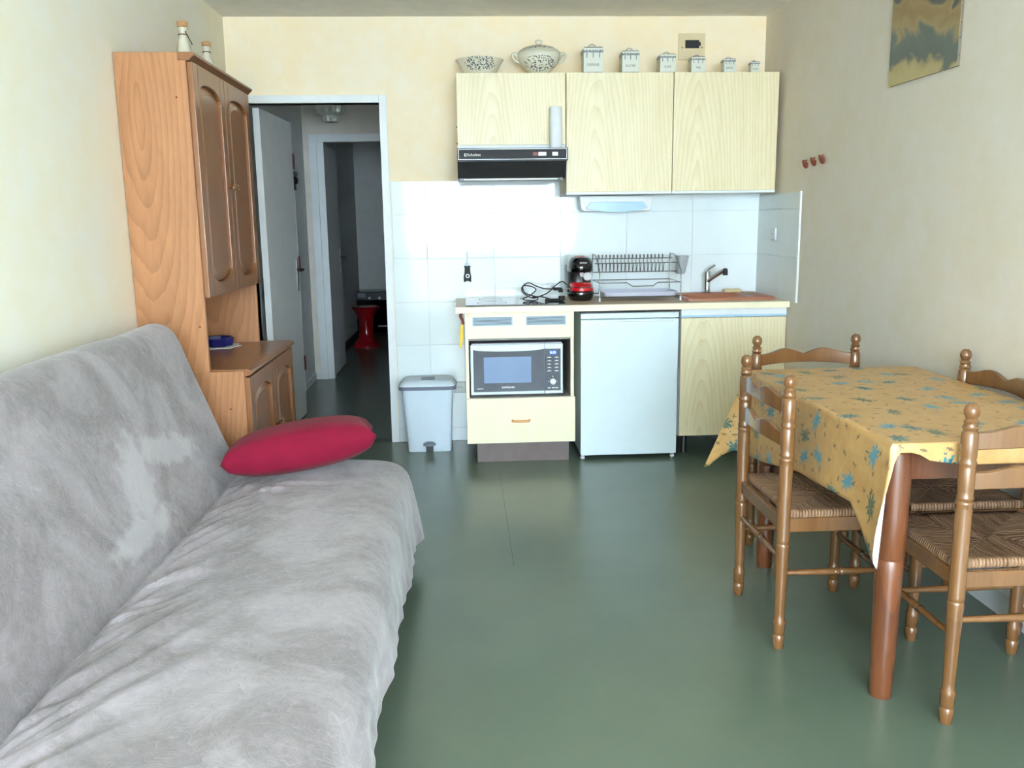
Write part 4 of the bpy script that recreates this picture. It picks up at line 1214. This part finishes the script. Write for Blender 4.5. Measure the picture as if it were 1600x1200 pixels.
# hanging utensil on tiles
u_ = thing('hanging_utensil', 'small dark-handled utensil hanging on the tiles above the hob', 'utensil', (0.026, YB-0.02, 1.05))
yt = YB-0.0112
obj('wall_hook', lathe(B(), [(0.010, 0), (0.010, -0.004), (0.004, -0.006), (0.004, -0.016)], (0.028, yt, 1.177), 12, 'Y'), 'whiteplastic', u_, smooth=50)
obj('shaft', tube(B(), [(0.028, yt-0.012, 1.175), (0.027, yt-0.012, 1.105)], 0.005, 8), 'whiteplastic', u_, smooth=60)
obj('collar', lathe(B(), [(0.012, 1.098), (0.014, 1.102), (0.011, 1.118)], (0.027, yt-0.012, 0), 14, sy=0.6), 'binbody', u_, smooth=50)
poly = [(0.006, 1.100), (0.048, 1.100), (0.044, 1.085), (0.046, 1.055), (0.050, 1.035), (0.049, 1.000), (0.027, 1.010), (0.005, 1.000), (0.004, 1.035), (0.009, 1.055), (0.011, 1.085)]
hn = obj('handle', prism(B(), poly, 'Y', yt-0.020, yt-0.004), 'darkgrey', u_, bevel=0.003)
obj('handle_ring', lathe(B(), [(0.013, 0), (0.013, -0.003), (0.007, -0.003), (0.007, 0)], (0.028, yt-0.020, 1.038), 18, 'Y', cap=False), 'whiteplastic', hn)
# strap hanging from the worktop end
y_ = thing('hanging_strap', 'yellow strap with red clip hanging under the left worktop end', 'strap', (-0.02, 4.86, 0.865))
obj('clip', tube(B(), smoothpts([(-0.014, 4.85, 0.864), (-0.020, 4.85, 0.845), (-0.010, 4.85, 0.825), (-0.006, 4.85, 0.80)], 4), 0.008, 8), 'redpaint', y_, smooth=60)
obj('strap', prism(B(), [(-0.020, 0.80), (-0.004, 0.80), (-0.008, 0.72), (-0.018, 0.665), (-0.030, 0.668), (-0.026, 0.73)], 'Y', 4.846, 4.852), 'yellow', y_, bevel=0.001)

# sockets
def outlet(name, label, axis, a, b, z, s=0.035):
    t = thing(name, label, 'socket', (a, b, z))
    if axis == 'Y':
        pl_ = obj('plate', bx(a-s, a+s, b-0.010, b, z-s, z+s), 'whiteplastic', t, bevel=0.003)
        for q in (-0.009, 0.009):
            obj('pin_hole', lathe(B(), [(0.0028, 0), (0.0028, -0.001)], (a+q, b-0.010, z), 8, 'Y'), 'black', pl_)
    else:
        pl_ = obj('plate', bx(a-0.012, a, b-s, b+s, z-s, z+s), 'whiteplastic', t, bevel=0.003)
        for q in (-0.009, 0.009):
            obj('pin_hole', lathe(B(), [(0.0028, 0), (0.0028, -0.001)], (a-0.012, b+q, z), 8, 'X'), 'black', pl_)
outlet('wall_socket', 'white wall socket low on the tiles beside the bin', 'Y', -0.035, YB-0.0112, 0.345)
outlet('wall_socket', 'white wall socket on the side tiles near the sink corner', 'X', XR-0.0072, 5.07, 1.27)

# pedal bin
Bn = thing('pedal_bin', 'pale grey pedal bin against the tiles left of the cream cabinet', 'bin', (-0.225, 5.20, 0))
obj('body', loft(B(), [(0.0005, -0.225, 5.20, 0.130, 0.090), (0.03, -0.225, 5.20, 0.131, 0.091), (0.37, -0.228, 5.20, 0.153, 0.108), (0.385, -0.228, 5.20, 0.154, 0.109)], 40, 9), 'binbody', Bn, smooth=40)
ld = obj('lid', loft(B(), [(0.386, -0.228, 5.20, 0.166, 0.120), (0.405, -0.228, 5.20, 0.170, 0.123), (0.412, -0.228, 5.20, 0.166, 0.120), (0.430, -0.228, 5.21, 0.150, 0.108), (0.436, -0.228, 5.21, 0.135, 0.095)], 40, 7), 'binbody', Bn, smooth=40)
obj('lid_rim', loft(B(), [(0.384, -0.228, 5.20, 0.172, 0.126), (0.404, -0.228, 5.20, 0.1735, 0.1275), (0.4055, -0.228, 5.20, 0.168, 0.122)], 40, 7), 'bingrey', ld, smooth=40)
obj('lid_tab', prism(B(), [(5.075, 0.402), (5.095, 0.424), (5.15, 0.440), (5.235, 0.440), (5.235, 0.430), (5.10, 0.408)], 'X', -0.265, -0.185), 'bingrey', ld, bevel=0.002)
obj('sticker', bx(-0.262, -0.182, 5.0975, 5.0985, 0.30, 0.36), 'sticker', Bn)
pdl = lathe(B(), [(0.038, 0.046), (0.040, 0.050), (0.034, 0.060), (0.018, 0.066)], (-0.225, 5.088, 0), 24, sy=0.8)
pd = obj('pedal', pdl, 'bingrey', Bn, smooth=50)
obj('pedal_recess', bx(-0.247, -0.203, 5.1005, 5.11, 0.001, 0.046), 'black', Bn)

# ------------------------------------------------------------------ table and cloth
TX0, TX1, TY0, TY1, TZ = 1.115, 1.762, 2.145, 3.285, 0.775
T = thing('dining_table', 'pine dining table with round legs under the yellow oilcloth', 'table', (1.44, 2.72, 0))
obj('table_top', bx(TX0, TX1, TY0, TY1, TZ-0.03, TZ), 'pine', T, bevel=0.008, segs=3)
legs = [(TX0+0.062, TY0+0.10), (TX0+0.055, TY1-0.075), (TX1-0.036, TY0+0.062), (TX1-0.036, TY1-0.075)]
for (lx, ly) in legs:
    obj('leg', lathe(B(), [(0.029, 0), (0.031, 0.01), (0.034, 0.15), (0.0375, 0.36), (0.0385, 0.415), (0.036, 0.42), (0.0385, 0.425), (0.041, 0.55), (0.041, 0.68), (0.036, TZ-0.032)], (lx, ly, 0), 22), 'pine', T, smooth=50)
az0, az1 = TZ-0.125, TZ-0.031
obj('apron', bx(legs[0][0]-0.012, legs[0][0]+0.012, legs[0][1]+0.03, legs[1][1]-0.03, az0, az1), 'pine', T)
obj('apron', bx(legs[2][0]-0.012, legs[2][0]+0.012, legs[2][1]+0.03, legs[3][1]-0.03, az0, az1), 'pine', T)
obj('apron', bx(legs[0][0]+0.03, legs[2][0]-0.03, legs[0][1]-0.012, legs[0][1]+0.012, az0, az1), 'pine', T)
obj('apron', bx(legs[1][0]+0.03, legs[3][0]-0.03, legs[1][1]-0.012, legs[1][1]+0.012, az0, az1), 'pine', T)

CT = TZ+0.0035
E_ = 0.006
st = []     # stations round the table: base x, base y, out x, out y, drop length, tilt angle
ax0, ax1, ay0, ay1 = TX0-E_, TX1+E_*0.5, TY0-E_, TY1+E_
def hem_left(y):
    return CT-interp(y, [(2.14, 0.425), (2.19, 0.44), (2.27, 0.50), (2.34, 0.548), (2.47, 0.544), (2.72, 0.525), (3.02, 0.475), (3.27, 0.44)])
NL = 40
for k in range(NL+1):               # left side, from near to far
    y = lerp(ay0, ay1, k/NL)
    st.append((ax0, y, -1, 0, hem_left(y), 0.04+0.02*math.sin(y*13)))
for k in range(1, 16):              # far-left corner flap
    t = k/16
    a = PI-PI/2*t
    s = 1-abs(2*t-1)
    dirx, diry = math.cos(PI-PI/2*(0.35*t+0.12)), math.sin(PI-PI/2*(0.35*t+0.12))
    r = 0.335/max(math.cos(PI/2*t), math.sin(PI/2*t)*1.06, 0.72)
    st.append((ax0, ay1, dirx if t < 0.75 else lerp(dirx, 0, (t-0.75)*4), diry if t < 0.75 else lerp(diry, 1, (t-0.75)*4), r, 0.05+0.33*s**0.8))
for k in range(13):                 # far side
    x = lerp(ax0, ax1, k/12)
    st.append((x, ay1, 0, 1, 0.14, 0.03))
for k in range(1, 6):
    a = PI/2-PI/2*k/6
    st.append((ax1, ay1, math.cos(a), math.sin(a), 0.07, 0.02))
for k in range(31):                 # wall side
    y = lerp(ay1, ay0, k/30)
    st.append((ax1, y, 1, 0, 0.06, 0.0))
for k in range(1, 6):
    a = -PI/2*k/6
    st.append((ax1, ay0, math.cos(a), math.sin(a), 0.07, 0.02))
for k in range(25):                 # near side, short overhang
    x = lerp(ax1, ax0+0.02, k/24)
    hh = interp(x, [(1.10, 0.030), (1.17, 0.030), (1.21, 0.054), (1.30, 0.066), (1.8, 0.07)])
    st.append((x, ay0, 0, -1, hh, 0.05+0.03*math.sin(x*25)))
for k in range(1, 12):              # near-left corner, hangs in a point
    t = k/12
    r = interp(t, [(0, 0.03), (0.25, 0.06), (0.6, 0.18), (0.85, 0.32), (1, 0.355)])
    a = -PI/2-PI/2*(t**0.5)
    st.append((lerp(ax0+0.016, ax0, t), ay0, math.cos(a), math.sin(a), r, 0.06+0.12*math.sin(PI*t)))
bm = B()
uvl = bm.loops.layers.uv.new('UVMap')
uvmap = {}
NR = 22
RB = 0.010
cols = []
cxm, cym = (ax0+ax1)/2, (ay0+ay1)/2
for (bx_, by_, ox, oy, Ld, tilt) in st:
    col = []
    ln = math.hypot(ox, oy); ox /= ln; oy /= ln
    for k in range(NR+1):
        s = Ld*k/NR
        if s < RB*PI/2:
            a = s/RB
            h, z = RB*math.sin(a)*0.6, CT-RB*(1-math.cos(a))
        else:
            q = s-RB*PI/2
            h, z = RB*0.6+q*math.sin(tilt), CT-RB-q*math.cos(tilt)
        v = bm.verts.new((bx_+ox*h, by_+oy*h, z))
        uvmap[v] = (bx_+ox*s, by_+oy*s)
        col.append(v)
    cols.append(col)
m_ = len(cols)
for i in range(m_):
    a, b = cols[i], cols[(i+1) % m_]
    for k in range(NR):
        try: bm.faces.new((a[k], a[k+1], b[k+1], b[k]))
        except ValueError: pass
# flat top: rings shrinking to the middle
prev = [c[0] for c in cols]
for f_ in (0.97, 0.85, 0.6, 0.3):
    ring = []
    for (bx_, by_, *_r) in st:
        x, y = cxm+(bx_-cxm)*f_, cym+(by_-cym)*f_
        v = bm.verts.new((x, y, CT+0.0012*mnoise.noise(Vector((x*7, y*7, 0)))))
        uvmap[v] = (x, y)
        ring.append(v)
    for i in range(m_): bm.faces.new((prev[i], prev[(i+1) % m_], ring[(i+1) % m_], ring[i]))
    prev = ring
bm.faces.new(prev)
for fc in bm.faces:
    for lp in fc.loops: lp[uvl].uv = uvmap[lp.vert]
bmesh.ops.dissolve_degenerate(bm, dist=0.00005, edges=bm.edges)
tc_ = obj('tablecloth', bm, ['cloth', 'undercloth'], smooth=50)
sm = tc_.modifiers.new('thick', 'SOLIDIFY'); sm.thickness = 0.0022; sm.offset = -1; sm.material_offset = 1; sm.material_offset_rim = 1
tag(tc_, 'yellow oilcloth with blue-green sprigs draped over the table', 'tablecloth')

# ------------------------------------------------------------------ chairs
def make_chair():
    t = thing('dining_chair', 'x', 'chair', (0, 0, 0), 'rush-seated chairs round the table')
    hw, yb_, yf_ = 0.205, -0.19, 0.185
    P = [(0.0150, 0.0), (0.0165, 0.004), (0.019, 0.030), (0.0195, 0.042), (0.0155, 0.048), (0.019, 0.056), (0.0195, 0.085), (0.0205, 0.094), (0.016, 0.103), (0.0165, 0.12), (0.0195, 0.25), (0.0215, 0.345), (0.0215, 0.352), (0.019, 0.356), (0.0215, 0.361), (0.0215, 0.368), (0.021, 0.372), (0.0215, 0.61), (0.0205, 0.620), (0.0225, 0.624), (0.0225, 0.630), (0.0195, 0.634), (0.0225, 0.638), (0.0225, 0.645), (0.020, 0.650), (0.0215, 0.665), (0.0215, 0.722), (0.020, 0.726), (0.0225, 0.731), (0.0225, 0.738), (0.0195, 0.743), (0.0215, 0.752), (0.0210, 0.812), (0.0165, 0.820), (0.0205, 0.828), (0.0160, 0.836), (0.0190, 0.844), (0.0130, 0.851), (0.0185, 0.862), (0.0195, 0.872), (0.0165, 0.884), (0.0085, 0.891)]
    for sx in (-1, 1):
        obj('back_post', lathe(B(), P, (sx*hw, yb_, 0), 18), 'varnish', t, smooth=50)
    Q = [(0.015, 0.0), (0.0185, 0.025), (0.0195, 0.040), (0.0150, 0.047), (0.019, 0.056), (0.0195, 0.085), (0.0205, 0.094), (0.0155, 0.103), (0.0165, 0.12), (0.0205, 0.30), (0.021, 0.405), (0.0205, 0.437)]
    for sx in (-1, 1):
        obj('front_leg', lathe(B(), Q, (sx*(hw+0.004), yf_-0.018, 0), 16), 'varnish', t, smooth=50)
    def slat(z0, hmid, hend, name):
        bm = B()
        n = 18
        L = []
        for k in range(n+1):
            u = -1+2*k/n
            x = u*(hw-0.012)
            bow = -0.026*(1-u*u)
            au = abs(u)
            top = z0+hend+(hmid-hend)*(math.exp(-((au-0.42)/0.30)**2))-0.004*math.exp(-(u/0.08)**2)
            bot = z0+0.010*(1-u*u)
            th = 0.0085
            L.append([bm.verts.new((x, yb_+bow+q, z)) for q, z in ((-th, bot), (th, bot), (th, top), (-th, top))])
        for a, b in zip(L, L[1:]):
            for i in range(4): bm.faces.new((a[i], b[i], b[(i+1) % 4], a[(i+1) % 4]))
        bm.faces.new(L[0]); bm.faces.new(L[-1][::-1])
        obj(name, bm, 'varnish', t, smooth=40, bevel=0.003)
    slat(0.768, 0.068, 0.046, 'back_slat')
    slat(0.662, 0.066, 0.046, 'back_slat')
    # seat rails and rush
    zr0, zr1 = 0.392, 0.438
    obj('seat_rail', bx(-hw-0.006, hw+0.006, yf_-0.004, yf_+0.016, zr0, zr1), 'varnish', t, bevel=0.003)
    obj('seat_rail', bx(-hw+0.01, hw-0.01, yb_-0.009, yb_+0.009, zr0, zr1), 'varnish', t, bevel=0.003)
    for sx in (-1, 1):
        obj('seat_rail', bx(sx*hw-0.010 if sx < 0 else hw-0.010, -hw+0.010 if sx < 0 else hw+0.010, yb_+0.012, yf_-0.002, zr0, zr1), 'varnish', t, bevel=0.003)
    bm = B()
    uvl = bm.loops.layers.uv.new('UVMap')
    x0, x1, y0, y1 = -hw-0.002, hw+0.002, yb_+0.020, yf_+0.012
    cs = [(x0, y0), (x1, y0), (x1, y1), (x0, y1)]
    cen = (0.0, (y0+y1)/2)
    NN, KK = 16, 8
    for i in range(4):
        a, b = cs[i], cs[(i+1) % 4]
        rows = []
        for k in range(-2, KK+1):
            row = []
            for j in range(NN+1):
                s = j/NN
                ex, ey = lerp(a[0], b[0], s), lerp(a[1], b[1], s)
                if k < 0:
                    nx, ny = ((0, -1), (1, 0), (0, 1), (-1, 0))[i]
                    out = 0.0045 if k == -1 else 0.0
                    p = (ex+nx*out, ey+ny*out, 0.4485 if k == -1 else 0.4365)
                    v = -0.02 if k == -1 else -0.035
                else:
                    t2 = k/KK
                    x, y = lerp(ex, cen[0], t2), lerp(ey, cen[1], t2)
                    z = 0.4605-0.010*(1-math.exp(-t2*2.5))+0.0010*math.sin(j*2.3+i)
                    p = (x, y, z)
                    v = t2*0.2
                along = lerp(a[0] if i % 2 == 0 else a[1], b[0] if i % 2 == 0 else b[1], s)
                row.append((bm.verts.new(p), ((p[0] if i % 2 == 0 else p[1])+i*0.7, v)))
            rows.append(row)
        for r0, r1 in zip(rows, rows[1:]):
            for j in range(NN):
                q = (r0[j], r0[j+1], r1[j+1], r1[j])
                fc = bm.faces.new([w[0] for w in q])
                for lp, w in zip(fc.loops, q): lp[uvl].uv = w[1]
    obj('rush_seat', bm, 'rush', t, smooth=180)
    R_ = [(0.0085, 0), (0.011, 0.16), (0.0125, 0.185), (0.0105, 0.188), (0.013, 0.1975), (0.0105, 0.207), (0.0125, 0.210), (0.011, 0.235), (0.0085, 0.395)]
    def stretch(p, q):
        p, q = Vector(p), Vector(q)
        L = (q-p).length
        obj('stretcher', tube(B(), [p+(q-p)*(z/0.395) for r, z in R_], 0.01, 10, False, [r for r, z in R_]), 'varnish', t, smooth=50)
    for sx in (-1, 1):
        stretch((sx*hw, yb_, 0.255), (sx*(hw+0.004), yf_-0.018, 0.255))
    stretch((-hw, yb_, 0.300), (hw, yb_, 0.300))
    stretch((-hw, yf_-0.018, 0.225), (hw, yf_-0.018, 0.225))
    return t
ch = make_chair()
spots = [((1.175, 2.750, 0), -PI/2, 'rush-seated wooden chair on the left side of the table'),
         ((1.392, 3.250, 0), PI, 'rush-seated wooden chair at the far end, nearest the kitchen'),
         ((1.600, 2.773, 0), PI/2, 'rush-seated wooden chair against the right wall'),
         ((1.492, 2.284, 0), 0.0, 'rush-seated wooden chair nearest the camera, its back to us')]
for i, (loc, rz, lb) in enumerate(spots):
    c = ch if i == 0 else copy_tree(ch)
    c.location = loc; c.rotation_euler = (0, 0, rz); c['label'] = lb

# ------------------------------------------------------------------ right wall
Pn = thing('painting', 'unframed canvas painting of sand banks and grey water on the right wall', 'painting', (XR, 3.5, 1.90))
PX = XR-0.001
obj('canvas', bx(PX-0.012, PX-0.010, 3.242, 3.764, 1.90, 2.42), 'painting', Pn)
obj('stretcher_frame', bx(PX-0.0098, PX, 3.243, 3.763, 1.9005, 2.4195), 'canvasedge', Pn)
for k in range(9):
    obj('staple', bx(PX-0.008, PX-0.002, 3.2415, 3.243, 1.94+k*0.055, 1.944+k*0.055), 'steel', Pn)
for (y, z, lb) in ((4.637, 1.641, 'red-brown double wall hook nearest the kitchen'), (4.530, 1.647, 'middle one of the three red-brown wall hooks'), (4.425, 1.652, 'red-brown double wall hook nearest the painting')):
    hk = thing('wall_hook', lb, 'hook', (XR, y, z), 'three coat hooks on the right wall')
    obj('back_plate', lathe(B(), [(0.009, 0), (0.009, -0.004), (0.005, -0.008)], (XR-0.0005, y, z-0.008), 14, 'X', sy=1.6), 'hook', hk, smooth=50)
    for sg in (-1, 1):
        obj('prong', tube(B(), smoothpts([(XR-0.006, y, z-0.020), (XR-0.012, y+sg*0.006, z-0.016), (XR-0.018, y+sg*0.016, z+0.006), (XR-0.016, y+sg*0.020, z+0.020)], 5), 0.0055, 8, False, None), 'hook', hk, smooth=60)

# ------------------------------------------------------------------ hall things
Lh = thing('ceiling_lamp', 'scalloped pressed-glass ceiling lamp in the hallway', 'lamp', (-0.975, 6.9, 2.44))
obj('rose', lathe(B(), [(0.05, 2.439), (0.05, 2.42), (0.012, 2.41), (0.012, 2.30)], (-0.975, 6.9, 0), 18), 'whiteplastic', Lh, smooth=40)
bm = B()
n = 48
rings = []
for r, z, am in ((0.030, 2.118, 0.0), (0.055, 2.122, 0.10), (0.066, 2.150, 0.10), (0.058, 2.165, 0.05), (0.100, 2.185, 0.08), (0.112, 2.225, 0.10), (0.106, 2.262, 0.08), (0.07, 2.285, 0.02), (0.018, 2.295, 0.0)):
    rings.append([bm.verts.new((-0.975+r*(1+am*math.cos(10*2*PI*k/n))*math.cos(2*PI*k/n), 6.9+r*(1+am*math.cos(10*2*PI*k/n))*math.sin(2*PI*k/n), z)) for k in range(n)])
for a, b in zip(rings, rings[1:]):
    for k in range(n): bm.faces.new((a[k], a[(k+1) % n], b[(k+1) % n], b[k]))
bm.faces.new(rings[0][::-1]); bm.faces.new(rings[-1])
obj('glass_shade', bm, 'crystal', Lh, smooth=40)
St = thing('hourglass_stool', 'red hourglass-shaped plastic stool in the dark room beyond the hall', 'stool', (-1.10, 9.80, 0))
obj('body', lathe(B(), [(0.155, 0.0005), (0.157, 0.012), (0.135, 0.045), (0.100, 0.09), (0.082, 0.15), (0.078, 0.225), (0.082, 0.30), (0.100, 0.36), (0.135, 0.41), (0.152, 0.43)], (-1.10, 9.80, 0), 32), 'darkred', St, smooth=60)
obj('seat_lid', lathe(B(), [(0.153, 0.4305), (0.156, 0.440), (0.148, 0.452), (0.05, 0.453)], (-1.10, 9.80, 0), 32), 'darkred', St, smooth=50)
Bk = thing('black_appliance', 'low black glossy appliance behind the red stool', 'appliance', (-1.0, 10.95, 0))
obj('body', bx(-1.312, -0.62, 10.75, 11.18, 0.03, 0.54), 'blackgloss', Bk, bevel=0.006)
pf = obj('control_strip', bx(-1.312, -0.62, 10.742, 10.75, 0.44, 0.535), 'black', Bk, bevel=0.002)
obj('label_plate', bx(-1.295, -1.20, 10.740, 10.742, 0.47, 0.525), 'bingrey', pf)
for k in range(4):
    obj('knob', lathe(B(), [(0.016, 0), (0.013, -0.018)], (-1.15+k*0.12, 10.742, 0.465), 12, 'Y'), 'silver', pf, smooth=40)
ov = obj('front_door', bx(-1.29, -0.64, 10.740, 10.75, 0.10, 0.42), 'blackgloss', Bk, bevel=0.003)
obj('handle', tube(B(), [(-1.06, 10.715, 0.12), (-0.90, 10.715, 0.12)], 0.009, 8), 'silver', ov, smooth=60)
for xx in (-1.05, -0.91):
    obj('handle_post', tube(B(), [(xx, 10.741, 0.12), (xx, 10.715, 0.12)], 0.006, 8), 'silver', ov)
for xx in (-1.28, -0.66):
    for yy in (10.80, 11.12):
        obj('foot', lathe(B(), [(0.02, 0), (0.02, 0.031)], (xx, yy, 0), 10), 'rubber', Bk)
